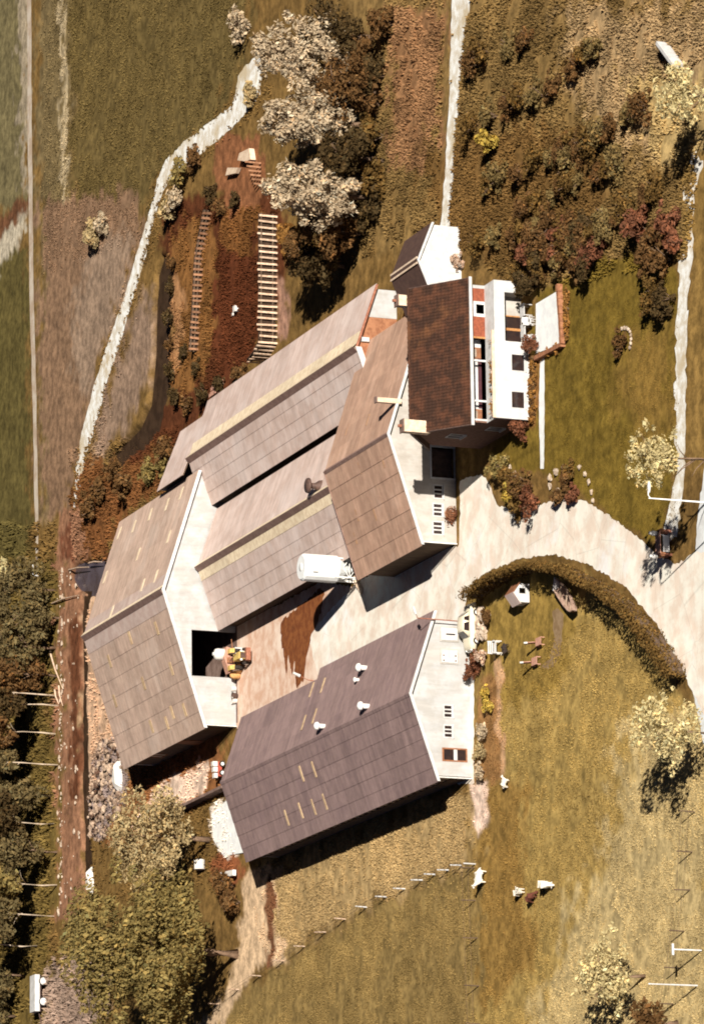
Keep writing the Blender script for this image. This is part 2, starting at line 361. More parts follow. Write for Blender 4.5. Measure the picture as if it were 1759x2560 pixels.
# ---------------------------------------------------------------- foliage
def leaf_mesh(name, blobs, n, size, m, up=.3, seed=0, shell=.75, aspect=1.6, dirv=None):
    """n leaf-clump faces spread through the shells of ellipsoid blobs (cx,cy,cz,rx,ry,rz)"""
    r = np.random.default_rng(seed); B = np.array(blobs, float)
    wgt = (B[:, 3] * B[:, 4] + B[:, 3] * B[:, 5] + B[:, 4] * B[:, 5]); wgt /= wgt.sum()
    b = B[r.choice(len(B), n, p=wgt)]
    d = r.normal(size=(n, 3)); d /= np.linalg.norm(d, axis=1)[:, None]
    rad = shell + (1 - shell) * r.random(n) ** .6; rad *= np.where(r.random(n) < .18, r.random(n), 1) ; rad *= 1 + .18 * r.normal(size=n) * (r.random(n) < .4)
    c = b[:, :3] + d * b[:, 3:] * rad[:, None]
    nrm = d + r.normal(size=(n, 3)) * .7; nrm[:, 2] += up; nrm /= np.linalg.norm(nrm, axis=1)[:, None]
    t = r.normal(size=(n, 3)) if dirv is None else np.array(dirv) + r.normal(size=(n, 3)) * .5
    t -= nrm * (t * nrm).sum(1)[:, None]; t /= np.linalg.norm(t, axis=1)[:, None]; s = np.cross(nrm, t)
    L = size * (.4 + 1.25 * r.random(n) ** 2); Wd = L / (aspect * (.8 + .6 * r.random(n)))
    t = t * L[:, None]; s = s * Wd[:, None]
    V = np.stack([c - t, c + s * .9 - t * .1, c + t, c - s * .9 + t * .15], 1).reshape(-1, 3)
    lo = (B[:, 2] - B[:, 5]).min()
    V[:, 2] = np.maximum(V[:, 2], max(lo, 0.02) if lo > -50 else 0)
    F = np.arange(4 * n).reshape(n, 4)
    q = .5 + .6 * r.random(n) + .45 * (r.random(n) < .2); hue = r.normal(size=n) * .08
    C = np.repeat(np.stack([q * (1 + hue), q, q * (1 - hue)], 1), 4, 0)
    return npmesh(name, V, F, m, ('col', C))
def crown_blobs(c, rx, ry, rz, k, seed, fr=.38, flat=.8):
    r = random.Random(seed); out = []
    for i in range(5): out.append((c[0] + rx * r.uniform(-.3, .3), c[1] + ry * r.uniform(-.3, .3), c[2] + rz * r.uniform(-.45, .45), rx * .45, ry * .45, rz * .4))
    for i in range(int(k * 1.6)):
        z = r.uniform(-.9, .98); t = r.uniform(0, 6.283); q = math.sqrt(max(0, 1 - z * z)) * r.uniform(.4, 1.12)
        f = fr * r.choice((.35, .5, .7, .85, 1.05))
        out.append((c[0] + rx * q * math.cos(t), c[1] + ry * q * math.sin(t), c[2] + rz * z * .8, rx * f, ry * f, rz * f * flat))
    return out
def trunk(name, base, h, r, m, parent, limbs=5, spread=1.5, seed=0, lean=(0, 0)):
    rr = random.Random(seed); k = MB(); b = Vector(base)
    pts = [b + Vector((lean[0] * t + rr.uniform(-.12, .12) * (t > 0) * h * .12, lean[1] * t + rr.uniform(-.12, .12) * (t > 0) * h * .12, h * t - .05 * (t == 0))) for t in (0, .18, .42, .7, 1)]
    k.tube(pts, [r * 1.35, r, r * .8, r * .5, r * .15], 8)
    for i in range(limbs):
        t = rr.uniform(.35, .85); a = rr.uniform(0, 6.28); p = pts[0].lerp(pts[-1], t); q = spread * rr.uniform(.6, 1.1)
        e = p + Vector((math.cos(a) * q, math.sin(a) * q, q * rr.uniform(.5, 1.1)))
        k.tube([p, p.lerp(e, .5) + Vector((0, 0, .1 * q)), e], [r * .45, r * .3, r * .08], 6)
    return k.build(name, m, parent, True)
def tree(name, label, base, h, rx, rz, lm, bark=BARK, n=5000, size=.28, cz=None, tr=.22, group=None, seed=1, k=16, ry=None, fr=.38, lean=(0, 0), cat='tree', up=.3, flat=.8, dirv=None, shell=.75):
    base = Vector(base); base.z = 0
    t = thing(name, label, cat, base, group)
    cz = h - rz if cz is None else cz
    trunk('trunk', base, max(cz + rz * .5, 1), tr, bark, t, 7, rx * .7, seed, lean)
    me = leaf_mesh('crown', crown_blobs((base.x + lean[0], base.y + lean[1], cz), rx, ry or rx, rz, k, seed, fr, flat), n, size, lm, seed=seed, up=up, dirv=dirv, shell=shell)
    put('crown', me, t); return t
def shrub(name, label, base, r, h, lm, n=900, size=.16, group=None, seed=1, k=6, cat='shrub', ry=None):
    base = Vector(base); base.z = 0
    t = thing(name, label, cat, base, group)
    m = MB(); rr = random.Random(seed)
    for i in range(4):
        a = rr.uniform(0, 6.28); m.tube([base + Vector((0, 0, -.03)), base + Vector((math.cos(a) * r * .3, math.sin(a) * r * .3, h * .4)), base + Vector((math.cos(a) * r * .6, math.sin(a) * r * .6, h * .75))], [.05, .035, .012], 5)
    m.build('stem', BARK, t)
    put('foliage', leaf_mesh('foliage', crown_blobs((base.x, base.y, h * .5), r, ry or r, h * .52, k, seed), n, size, lm, seed=seed), t)
    return t

ORD = 'first second third fourth fifth sixth seventh eighth ninth tenth eleventh twelfth thirteenth fourteenth fifteenth sixteenth seventeenth eighteenth nineteenth twentieth twenty-first twenty-second twenty-third twenty-fourth twenty-fifth twenty-sixth'.split()
def rank_labels(items, fmt):
    """items: (object, adjective); labels count the alike ones along the picture from its top edge"""
    by = {}
    for o, a in items: by.setdefault(a, []).append(o)
    for a, l in by.items():
        def pos(o):
            p = np.array(o.location)
            if o.data is not None and len(o.data.vertices): v = np.zeros(len(o.data.vertices) * 3); o.data.vertices.foreach_get('co', v); p = v.reshape(-1, 3).mean(0)
            return -float(((p - CC) @ CR) / ((p - CC) @ CF))
        l.sort(key=pos)
        for i, o in enumerate(l): o['label'] = fmt.format(adj=a, n=ORD[min(i, 25)] if len(l) > 1 else 'only')
ADJ = {}

# ================================================================ ground
def pxw(V):                                            # world points (n,3) -> photo pixels
    d = V - CC; z = d @ CF; u = 1280 + FPX * (d @ CR) / z; v = 879.5 - FPX * (d @ CU) / z
    return np.stack([v, 2560 - u], 1)
def sdf(P, poly):
    poly = np.array(poly, float); n = len(poly); d = np.full(len(P), 1e9); ins = np.zeros(len(P), bool)
    for i in range(n):
        a, b = poly[i], poly[(i + 1) % n]; e = b - a; w = P - a
        t = np.clip((w @ e) / (e @ e + 1e-9), 0, 1); d = np.minimum(d, np.linalg.norm(w - t[:, None] * e, axis=1))
        c = ((a[1] > P[:, 1]) != (b[1] > P[:, 1])) & (P[:, 0] < (b[0] - a[0]) * (P[:, 1] - a[1]) / (b[1] - a[1] + 1e-12) + a[0])
        ins ^= c
    return np.where(ins, -d, d)
def vnoise(P, s, seed):                                # smooth value noise on the ground
    r = np.random.default_rng(seed); T = r.random((256, 256)); q = P / s; i = np.floor(q).astype(int); f = q - i; f = f * f * (3 - 2 * f)
    g = lambda a, b: T[(i[:, 0] + a) % 256, (i[:, 1] + b) % 256]
    return (g(0, 0) * (1 - f[:, 0]) + g(1, 0) * f[:, 0]) * (1 - f[:, 1]) + (g(0, 1) * (1 - f[:, 0]) + g(1, 1) * f[:, 0]) * f[:, 1]
# outlines in photo pixels
DRIVE = [(1062,1372),(1146,1366),(1150,1285),(1148,1220),(1150,1200),(1205,1185),(1225,1215),(1240,1262),(1300,1282),(1360,1258),(1420,1246),(1470,1256),(1530,1295),(1590,1340),(1640,1385),
         (1690,1410),(1740,1380),(1900,1380),(1950,1900),(1760,1790),(1700,1670),(1640,1560),(1560,1465),(1470,1412),(1380,1385),(1300,1396),(1230,1425),(1185,1452),(1165,1490),(1160,1530),(1160,1640),(1184,1700),(1184,1960),
         (1085,1960),(1090,1600),(1000,1610),(900,1660),(800,1710),(770,1590),(830,1520),(880,1470),(905,1447)]
YARD = [(545,1578),(700,1510),(800,1455),(900,1470),(830,1520),(790,1590),(812,1640),(790,1720),(640,1815),(592,1823),(588,1700)]
TRACK = [(640,138),(610,170),(596,190),(588,235),(580,265),(520,310),(460,355),(415,400),(393,450),(385,490),(365,560),(340,640),(315,730),(280,830),(240,950),(205,1080),(190,1170),(183,1275),
         (193,1275),(210,1170),(235,1080),(270,950),(306,840),(335,740),(362,650),(380,570),(400,500),(420,455),(470,410),(540,355),(590,310),(618,280),(650,235),(655,190),(655,150)]
FARROAD = [(66,-400),(70,300),(74,700),(82,1000),(88,1300),(92,1480),(99,1480),(96,1300),(92,1000),(84,700),(80,300),(77,-400)]
GPATH = [(1128,-60),(1128,30),(1122,250),(1112,430),(1100,570),(1122,570),(1135,430),(1152,250),(1172,30),(1178,-60)]
WPATH = [(1349,893),(1346,1020),(1350,1172),(1359,1172),(1360,1020),(1360,893)]
VERGE = [(1728,380),(1705,480),(1698,620),(1690,820),(1685,1000),(1690,1180),(1665,1300),(1650,1345),(1690,1345),(1708,1200),(1712,1000),(1715,820),(1728,640),(1735,480),(1759,400)]
ROAD = [(1778,-300),(1770,300),(1768,700),(1768,1100),(1740,1310),(1725,1700),(1765,1900),(1768,2300),(1780,2900),(2300,2900),(2300,-300)]
PATIO = [(1340,760),(1400,724),(1403,860),(1340,884)]
FLAG = [(1380,1525),(1398,1520),(1408,1540),(1400,1640),(1385,1665),(1365,1675),(1350,1668),(1372,1650),(1384,1600)]
POOL = [(383,760),(388,690),(402,640),(416,640),(424,690),(422,780),(418,880),(420,960),(400,1050),(385,1100),(330,1140),(285,1175),(270,1150),(300,1110),(345,1060),(370,1000),(378,900)]
POND = [(180,1412),(262,1395),(262,1470),(228,1492),(196,1478),(176,1450)]
STREAM = [(203,1490),(199,1560),(203,1700),(200,1830),(200,1960),(205,2080),(206,2200),(222,2300),(237,2300),(226,2200),(223,2080),(219,1960),(213,1830),(212,1700),(212,1560),(222,1490)]
BANK = [(150,1270),(180,1285),(190,1340),(205,1480),(203,1700),(202,2000),(206,2210),(180,2290),(150,2270),(142,2000),(146,1700),(140,1480),(146,1380)]
GX0, GX1, GY0, GY1, ST = -66.0, 92.0, -98.0, 132.0, .30
nx = int((GX1 - GX0) / ST) + 1; ny = int((GY1 - GY0) / ST) + 1
gx, gy = np.meshgrid(np.linspace(GX0, GX1, nx), np.linspace(GY0, GY1, ny)); GV = np.stack([gx.ravel(), gy.ravel(), np.zeros(nx * ny)], 1)
GP = pxw(GV)
wob = np.stack([vnoise(GV[:, :2], 1.3, 1) + .6 * vnoise(GV[:, :2], .55, 5) - .8, vnoise(GV[:, :2], 1.3, 2) + .6 * vnoise(GV[:, :2], .55, 6) - .8], 1)
PAINT = [   # colour as seen in the photo, feather px, wobble px, outline
 ((108,90,52), 40, 30, [(-400,-600),(620,-600),(620,150),(520,320),(400,430),(350,560),(180,560),(130,-600)]),
 ((120,102,68), 25, 20, [(100,-600),(170,-600),(175,560),(120,1300),(100,1300),(92,500)]),
 ((178,158,122), 8, 14, [(146,-200),(158,-200),(170,560),(160,560),(150,300)]),
 ((118,106,72), 25, 20, [(-300,-600),(60,-600),(64,520),(-300,560)]),
 ((158,142,116), 12, 18, [(38,-600),(66,-600),(70,480),(50,470)]),
 ((96,84,46), 25, 20, [(-200,600),(72,620),(80,1300),(70,1480),(-200,1500)]),
 ((190,176,150), 15, 20, [(-60,640),(70,510),(70,560),(-20,700)]),
 ((110,74,50), 15, 15, [(-60,600),(70,490),(74,520),(-60,650)]),
 ((138,108,82), 25, 25, [(100,500),(330,480),(360,560),(330,680),(250,900),(190,1150),(175,1290),(110,1290),(98,900)]),
 ((150,125,102), 35, 25, [(300,560),(330,620),(310,730),(220,980),(190,980),(180,780),(230,640)]),
 ((146,120,98), 30, 20, [(360,720),(385,800),(370,960),(300,1080),(250,1160),(225,1120),(290,900)]),
 ((136,108,64), 40, 40, [(870,-300),(1800,-300),(1800,400),(1720,640),(1500,720),(1330,720),(1120,590),(900,640),(780,700),(860,300)]),
 ((152,112,76), 25, 30, [(985,20),(1110,20),(1100,300),(1060,430),(980,420),(970,250)]),
 ((172,142,100), 60, 50, [(1420,20),(1800,20),(1800,420),(1560,380),(1440,230)]),
 ((190,160,105), 30, 40, [(1560,190),(1760,190),(1750,380),(1640,420)]),
 ((120,90,50), 40, 40, [(1060,380),(1330,300),(1500,400),(1500,640),(1300,700),(1080,600)]),
 ((119,97,40), 14, 14, [(1300,890),(1345,720),(1410,700),(1520,640),(1640,640),(1700,700),(1700,1150),(1640,1360),(1580,1330),(1470,1248),(1360,1180),(1240,1180),(1215,1130),(1290,1050)]),
 ((136,107,52), 90, 40, [(1560,860),(1690,800),(1690,1060),(1600,1120),(1560,1000)]),
 ((140,110,60), 30, 20, [(1725,380),(1800,380),(1800,1180),(1715,1180),(1718,800)]),
 ((164,136,78), 30, 25, [(1180,1470),(1330,1410),(1500,1450),(1660,1640),(1700,1750),(1800,1800),(1800,2700),(1180,2700),(1190,2000)]),
 ((186,162,112), 60, 60, [(1560,1800),(1800,1780),(1800,2700),(1300,2700),(1420,2300),(1520,2100)]),
 ((146,114,60), 35, 30, [(1190,1960),(1330,1960),(1300,2080),(1330,2400),(1230,2520),(1190,2500)]),
 ((148,120,60), 40, 30, [(1180,1500),(1400,1430),(1450,1560),(1400,1720),(1200,1800)]),
 ((142,117,70), 34, 30, [(1190,2165),(880,2300),(700,2410),(480,2600),(480,2800),(1200,2800)]),
 ((174,145,98), 44, 34, [(650,2150),(1190,1970),(1190,2160),(870,2290),(680,2400),(640,2330)]),
 ((210,178,140), 14, 16, [(616,2170),(700,2160),(690,2330),(720,2400),(640,2420),(560,2560),(480,2600),(560,2480),(600,2330)]),
 ((120,80,54), 8, 12, [(668,2190),(690,2188),(690,2300),(680,2420),(664,2420),(668,2300)]),
 ((226,196,172), 10, 10, [(1180,1960),(1215,1960),(1218,2060),(1196,2090),(1182,2060)]),
 ((94,54,32), 18, 18, [(420,500),(700,470),(720,700),(560,1010),(440,1120),(300,1200),(270,1190),(420,1000),(430,760),(400,600)]),
 ((134,92,50), 16, 26, [(440,560),(540,540),(545,800),(500,960),(430,1010),(418,900),(425,700)]),
 ((172,126,84), 14, 20, [(420,700),(440,680),(462,760),(450,900),(425,930)]),
 ((124,82,44), 14, 24, [(570,520),(650,520),(640,640),(590,660),(560,600)]),
 ((98,54,32), 16, 16, [(540,620),(640,640),(640,900),(560,960),(540,800)]),
 ((158,120,98), 10, 14, [(694,690),(720,700),(722,790),(705,850),(690,830)]),
 ((140,92,60), 12, 22, [(560,330),(640,350),(660,420),(640,520),(560,540),(530,420)]),
 ((120,78,44), 20, 22, [(210,1150),(300,1170),(440,1090),(440,1210),(300,1300),(262,1400),(190,1400),(180,1280)]),
 ((150,108,80), 10, 18, [(142,1290),(215,1270),(210,1480),(205,2300),(150,2300),(142,1800)]),
 ((116,72,50), 8, 12, [(160,1300),(176,1300),(180,1400),(158,1400)]),
 ((104,64,42), 8, 10, [(176,1560),(200,1520),(200,2000),(178,2000)]),
 ((204,166,132), 10, 14, [(206,1480),(240,1500),(290,1700),(330,1900),(270,1900),(232,2080),(212,2080)]),
 ((160,140,130), 16, 24, [(250,1830),(300,1850),(310,2020),(255,2110),(225,2080),(230,1950)]),
 ((150,100,60), 18, 22, [(320,1880),(560,1840),(560,1980),(420,2040),(330,2120),(270,2120),(310,1990)]),
 ((226,196,170), 12, 16, [(400,1960),(512,1905),(528,1960),(520,1975),(440,2020),(330,2080)]),
 ((235,220,200), 6, 8, [(524,2020),(560,2000),(600,2060),(600,2110),(580,2160),(545,2140),(528,2090)]),
 ((150,92,58), 10, 16, [(540,2140),(600,2150),(610,2190),(560,2240),(520,2180)]),
 ((166,140,120), 22, 26, [(100,2430),(190,2380),(280,2440),(240,2600),(60,2600)]),
 ((112,92,48), 30, 30, [(-200,1380),(142,1400),(142,2300),(90,2600),(-200,2600)]),
 ((140,84,46), 14, 18, [(700,1520),(800,1450),(820,1500),(790,1600),(760,1650),(730,1600),(700,1570)]),
 ((150,106,58), 14, 12, [(1205,870),(1345,880),(1345,1060),(1300,1075),(1215,1060)]),
 ((152,112,68), 14, 16, [(1195,1690),(1250,1690),(1250,1960),(1190,1960)]),
 ((190,150,110), 8, 10, [(1236,1640),(1252,1640),(1256,1950),(1244,1950)]),
]
base = np.array(S(122, 94, 52)[:3]); GC = np.tile(base, (len(GV), 1))
for c, fe, wo, poly in PAINT:
    d = sdf(GP + wob * wo * 1.6, poly); f = np.clip(.5 - d / fe, 0, 1); f = (f * f * (3 - 2 * f))[:, None]
    GC = GC * (1 - f) + np.array(S(*c)[:3]) * f
rough_n = vnoise(GV[:, :2], .9, 11) * .6 + vnoise(GV[:, :2], 2.6, 12) * .4
flat = np.ones(len(GV))
for poly in (DRIVE, TRACK, FARROAD, GPATH, WPATH, ROAD, PATIO, FLAG, VERGE, YARD):
    flat = np.minimum(flat, np.clip((sdf(GP, poly) - 6) / 20, 0, 1))
for bx in ((-28, -26, -13.5, 19.5), (-8.8, -24, 12.8, -8), (-14.5, 27, 10.5, 52), (-5.5, -12, 18.5, 32), (-2.5, -39, 11.5, -26), (11, -26, 19.5, -17), (7, 26, 17, 46)):
    dx_ = np.maximum(np.maximum(bx[0] - GV[:, 0], GV[:, 0] - bx[2]), np.maximum(bx[1] - GV[:, 1], GV[:, 1] - bx[3])); flat = np.minimum(flat, np.clip(dx_ / .8, 0, 1))
GV[:, 2] = -rough_n * .11 * flat
for poly, dep in ((POOL, .75), (POND, .7), (STREAM, .65)):
    d = sdf(GP + wob * 5, poly); f = np.clip(.5 - d / 9, 0, 1); f = f * f * (3 - 2 * f); GV[:, 2] = GV[:, 2] * (1 - f) - dep * f
    GC = GC * (1 - f[:, None] * .75) + np.array((.05, .03, .02)) * f[:, None] * .75
ii = np.arange(nx * ny).reshape(ny, nx); GF = np.stack([ii[:-1, :-1], ii[:-1, 1:], ii[1:, 1:], ii[1:, :-1]], -1).reshape(-1, 4)
GMAT = mat('ground_soil_and_grass', None, None, attr='gcol', rough=1.0, bump=.4, bscale=4.0, spec=.05)
gme = npmesh('ground', GV, GF, GMAT, ('gcol', GC), smooth=True)
struct(put('ground', gme))
k = MB()                                              # the land beyond, out to the horizon
for x0, y0, x1, y1 in ((-3000, -3000, 3000, GY0), (-3000, GY1, 3000, 3000), (-3000, GY0, GX0, GY1), (GX1, GY0, 3000, GY1)):
    k.add([(x0, y0, -.06), (x1, y0, -.06), (x1, y1, -.06), (x0, y1, -.06)], [(0, 1, 2, 3)])
struct(k.build('distant_land', mat('distant_grass', S(112, 92, 52), S(90, 78, 40), .08, 1.0)))
def sheet(name, poly, z, m, jit=.10, step=.35, seed=3):
    r = random.Random(seed); w = [G(*p) for p in poly]; out = []
    for i in range(len(w)):
        a, b = w[i], w[(i + 1) % len(w)]; n = max(1, int((b - a).length / step))
        for j in range(n):
            p = a.lerp(b, j / n); out.append((p.x + r.uniform(-jit, jit), p.y + r.uniform(-jit, jit)))
    bm = fill(out, [], lambda a, b: (a, b, z)); bmesh.ops.recalc_face_normals(bm, faces=bm.faces)
    for f in bm.faces:
        if f.normal.z < 0: f.normal_flip()
    me = bpy.data.meshes.new(name); bm.to_mesh(me); bm.free(); me.materials.append(m); return struct(put(name, me))
M_DRIVE = mat('pale_concrete_drive', S(245, 234, 215), S(228, 208, 186), .55, .95, bump=.35, bscale=8, c3=S(248, 243, 230), streak=(.07, (.5, .5, .5)), cracks=.16)
M_YARD = mat('trodden_yard', S(224, 196, 172), S(206, 166, 138), .9, .98, bump=.4, bscale=6, c3=S(232, 210, 188))
M_STAIN = mat('wet_brown_soil', S(112, 60, 30), S(140, 84, 44), 1.6, .9, bump=.5, bscale=6, c3=S(92, 48, 26))
M_TRACK = mat('white_gravel', S(238, 236, 226), S(206, 194, 172), 1.1, .98, bump=.5, bscale=10, c3=S(196, 178, 146))
M_ROADG = mat('dusty_road', S(172, 150, 126), S(192, 178, 158), .6, .98, bump=.2)
M_ROADN = mat('pale_asphalt', S(226, 226, 220), S(206, 204, 198), .6, .9, bump=.2)
M_FLAG = mat('flagstone', S(150, 124, 92), S(128, 102, 70), 1.2, .95, bump=.3)
M_PATIO = mat('patio_concrete', S(236, 240, 236), S(222, 220, 214), 1.1, .9, bump=.2)
M_WATER = mat('dark_water', (.03, .018, .011, 1), (.05, .03, .018, 1), .8, .6, spec=.03)
M_POND = mat('lilac_water', (.085, .07, .085, 1), (.06, .045, .05, 1), .4, .2, spec=.3)
sheet('road', ROAD, .004, M_ROADN); sheet('driveway', DRIVE, .008, M_DRIVE); sheet('farm_yard', YARD, .004, M_YARD)
sheet('field_track', TRACK, .004, M_TRACK, .14, .5); sheet('far_road', FARROAD, .004, M_ROADG, .12, 2.0)
sheet('garden_path', GPATH, .004, M_TRACK, .12, .5); sheet('house_path', WPATH, .006, M_PATIO, .04); sheet('gravel_verge', VERGE, .004, M_TRACK, .25, .5)
sheet('patio', PATIO, .06, M_PATIO, .0, 5); sheet('flagstone_path', FLAG, .005, M_FLAG, .12)
sheet('muddy_stain', [(728,1440+90),(770,1500),(800,1470),(812,1480),(800,1540),(775,1600),(765,1650),(760,1700),(740,1720),(736,1650),(730,1690),(720,1640),(716,1690),(704,1600),(700,1560)], .0125, M_STAIN, .16, .3)
for nm, poly, z in (('pool', POOL, -.42), ('pond', POND, -.38), ('stream', STREAM, -.36)):
    w = [G(*p) for p in poly]; c = sum(w, Vector()) / len(w)
    big = [p + (p - c).normalized() * .5 for p in w]
    bm = fill([(p.x, p.y) for p in big], [], lambda a, b: (a, b, z)); me = bpy.data.meshes.new(nm); bmesh.ops.recalc_face_normals(bm, faces=bm.faces)
    for f in bm.faces:
        if f.normal.z < 0: f.normal_flip()
    bm.to_mesh(me); bm.free(); me.materials.append(M_POND if nm == 'pond' else M_WATER); struct(put(nm, me))

# ================================================================ barns
def verge(parent, a, b, m=WHITE2, w=.24, t=.07, name='verge_board', dy=-.06):
    k = MB(); a = Vector(a); b = Vector(b); d = Vector((0, dy, 0)); e = Vector((0, 0, 1))
    q = [a + e * .10, b + e * .10, b - e * (w - .10), a - e * (w - .10)]
    k.add([p + d for p in q] + [p + d + Vector((0, -t, 0)) for p in q], [(0, 1, 2, 3), (7, 6, 5, 4), (0, 4, 5, 1), (1, 5, 6, 2), (2, 6, 7, 3), (3, 7, 4, 0)])
    return k.build(name, m, parent)
def ridgecap(parent, a, b, hw, hz, drop, m=RIDGE, m2=None):
    a = Vector(a); b = Vector(b); x = Vector((hw, 0, 0)); u = Vector((0, 0, hz)); dn = Vector((0, 0, -drop))
    for s_, mm in ((-1, m), (1, m2 or m)):
        k = MB(); q = [a + u, b + u, b + x * s_ + dn, a + x * s_ + dn]; t = Vector((0, 0, -.03))
        k.add(q + [p + t for p in q], [(0, 1, 2, 3), (7, 6, 5, 4), (0, 4, 5, 1), (1, 5, 6, 2), (2, 6, 7, 3), (3, 7, 4, 0)]); k.build('ridge_cap', mm, parent)
def vent(parent, c, h=.75, r=.28, m=METAL):
    k = MB(); k.lathe(c, [(r * .62, -.35), (r * .62, h * .55), (r * .5, h * .6)], 12); v = k.build('vent', m, parent, True)
    k = MB(); k.lathe((c[0], c[1], c[2] + h * .6), [(r * .95, 0), (r * 1.1, h * .12), (r * .9, h * .3), (r * .2, h * .4)], 12); k.build('cap', m, v, True)
    return v

# ---- A: long grey barn nearest the camera
AX0, AXR, AX1, AY0, AY1 = -26.85, -20.15, -14.5, -25.05, 18.2
ZE, ZR = 2.97, 5.22; sA = (ZR - ZE) / (AXR - AX0); ZE1 = ZR - sA * (AX1 - AXR)
A = thing('grey_barn', 'long grey roofed barn with white gable and two three pane windows', 'barn', ((AX0 + AX1) / 2, AY0, 0))
ov = .45
def apt(x, y): p = PY(x, y, AY0); return p.x, p.z
ho = []
wA = [(1112.5,1761,1134,1792), (1113,1811,1134.5,1842)]
for x0, y0, x1, y1 in wA: 
    a = apt(x0, y1); b = apt(x1, y0); ho.append(rect(a[0], b[1], b[0], a[1]))
a = apt(1109, 1901); b = apt(1171, 1870); DO = (a[0], max(.05, b[1]), b[0], a[1]); ho.append(rect(*DO))
XF1 = AX1 + .95                                       # the front end of the roof is wider on this side
xs = AX0 + ov
out = [(xs, 0), (AX1 + .4, 0), (AX1 + .4, ZR - sA * (AX1 + .4 - AXR) - .1), (AXR, ZR - .1), (xs, ZR - sA * (AXR - xs) - .1)]
wall('front_wall', WHITE, A, out, ho, 'Y', AY0 + .35, .25)
AYW = AY0 + .35
for h in ho[:2]: window(A, h[0][0], h[0][1], h[1][0], h[2][1], AYW, nx=3, gm=GLASS)
# brown glazed door
x0, z0, x1, z1 = DO
k = MB(); k.box(x0, AYW - .03, z0, x0 + .12, AYW + .15, z1).box(x1 - .12, AYW - .03, z0, x1, AYW + .15, z1).box(x0 + .12, AYW - .03, z1 - .14, x1 - .12, AYW + .15, z1).box(x0 + .12, AYW - .03, z0, x1 - .12, AYW + .15, z0 + .1)
dr = k.build('door', BROWNWOOD, A)
zm = z0 + (z1 - z0) * .46
k = MB().box(x0 + .12, AYW, zm - .14, x1 - .12, AYW + .1, zm + .14); k.build('rail', WHITE2, dr)
MB().box(x0 + .125, AYW + .05, zm + .145, x1 - .125, AYW + .07, z1 - .145).build('pane', GLASS, dr)
MB().box(x0 + .125, AYW + .05, z0 + .105, x1 - .125, AYW + .07, zm - .145).build('pane', GLASS, dr)
MB().box(x1 - .2, AYW - .08, zm - .02, x1 - .14, AYW - .03, zm + .1).build('handle', METAL, dr)
# two white shutters on the wall near the yard
for i, (xa, ya, xb, yb) in enumerate(((1104,1568,1147,1600), (1105,1623,1147,1656))):
    p = apt(xa, yb); q = apt(xb, ya)
    k = MB().box(p[0] - .05, AYW - .06, q[1] - .05, q[0] + .05, AYW - .002, p[1] + .05); h = k.build('hatch_frame', CREAM, A)
    MB().box(p[0] + .06, AYW - .12, q[1] + .06, q[0] - .06, AYW - .062, p[1] - .06).build('hatch_panel', WHITE2, h)
    if i == 0:
        MB().box((p[0] + q[0]) / 2 - .07, AYW - .14, q[1] + .25, (p[0] + q[0]) / 2 + .05, AYW - .122, q[1] + (p[1] - q[1]) * .7).build('slot', GLASS, h)
    else:
        for fx in (.2, .55):
            for fz in (.15, .85):
                cx = p[0] + (q[0] - p[0]) * fx; cz = q[1] + (p[1] - q[1]) * fz; MB().box(cx - .06, AYW - .15, cz - .05, cx + .06, AYW - .122, cz + .05).build('hinge', DARKM, h)
# long side walls: dark boards below a strip of panes coloured pale as if reflecting
hl = []; n = 16; y = AYW + .5
ph = (AY1 - AYW - 1.2) / n
for i in range(n): hl.append(rect(y + ph * i + .18, 1.25, y + ph * (i + 1) - .18, 2.35))
wall('side_wall', DARKWOOD, A, [(AYW + .25, 0), (AY1 - .3, 0), (AY1 - .3, ZE - .02), (AYW + .25, ZE - .02)], hl, 'X', xs, .18)
for h in hl: window(A, h[0][0], h[0][1], h[1][0], h[2][1], xs, 'X', nx=2, fm=DARKWOOD, gm=PANEG, fw=.05, sill=False)
wall('side_wall', DARKWOOD, A, [(AYW + .25, 0), (AY1 - .3, 0), (AY1 - .3, ZE1 - .12), (AYW + .25, ZE1 - .12)], [], 'X', AX1 - .45, .18)
wall('rear_wall', WHITE, A, [(xs, 0), (AX1 - .3, 0), (AX1 - .3, ZE1 - .1), (AXR, ZR - .1), (xs, ZE - .1 + sA * ov)], [], 'Y', AY1 - .3, .2)
nzL, dxL, axL = slope(A, (AXR, AY0, ZR), (AXR, AY1, ZR), (AX0, AY0, ZE), (AX0, AY1, ZE), 6, 12, ROOF_A)
yst = AY0 + 25.0
nzR, dxR, axR = slope(A, (AXR, AY0, ZR), (AXR, AY1, ZR), (AX1, AY0, ZE1), (AX1, AY1, ZE1), 5, 12, ROOF_A)
slope(A, (AX1, AY0, ZE1), (AX1, yst, ZE1), (XF1, AY0, ZE1 - sA * .95), (XF1, yst, ZE1 - sA * .95), 1, 7, ROOF_A)
ridgecap(A, (AXR, AY0 - .05, ZR + .02), (AXR, AY1, ZR + .02), .22, .09, .03, ROOF_A)
verge(A, (AX0 - .05, AY0, ZE), (AXR, AY0, ZR)); verge(A, (AXR, AY0, ZR), (XF1 + .05, AY0, ZE1 - sA * .95))
for (x, y) in ((755,1934),(786,1923),(718,2044),(753,2026),(785,2017),(813,2004)):
    patch_on(A, 'skylight', SKYL, PP(x, y, (AXR, 0, ZR), nzL), axL, dxL, nzL, .32, 1.35)
for (x, y) in ((780,1725),(808,1714),(760,1807),(787,1791)):
    patch_on(A, 'skylight', SKYL, PP(x, y, (AXR, 0, ZR), nzR), axR, dxR, nzR, .32, 1.35)
for (x, y, h, r) in ((916,1670,.95,.33),(897,1700,.5,.2),(922,1766,1.0,.34),(812,1816,.95,.32)): vent(A, PP(x, y, (AXR, 0, ZR), nzR), h, r)
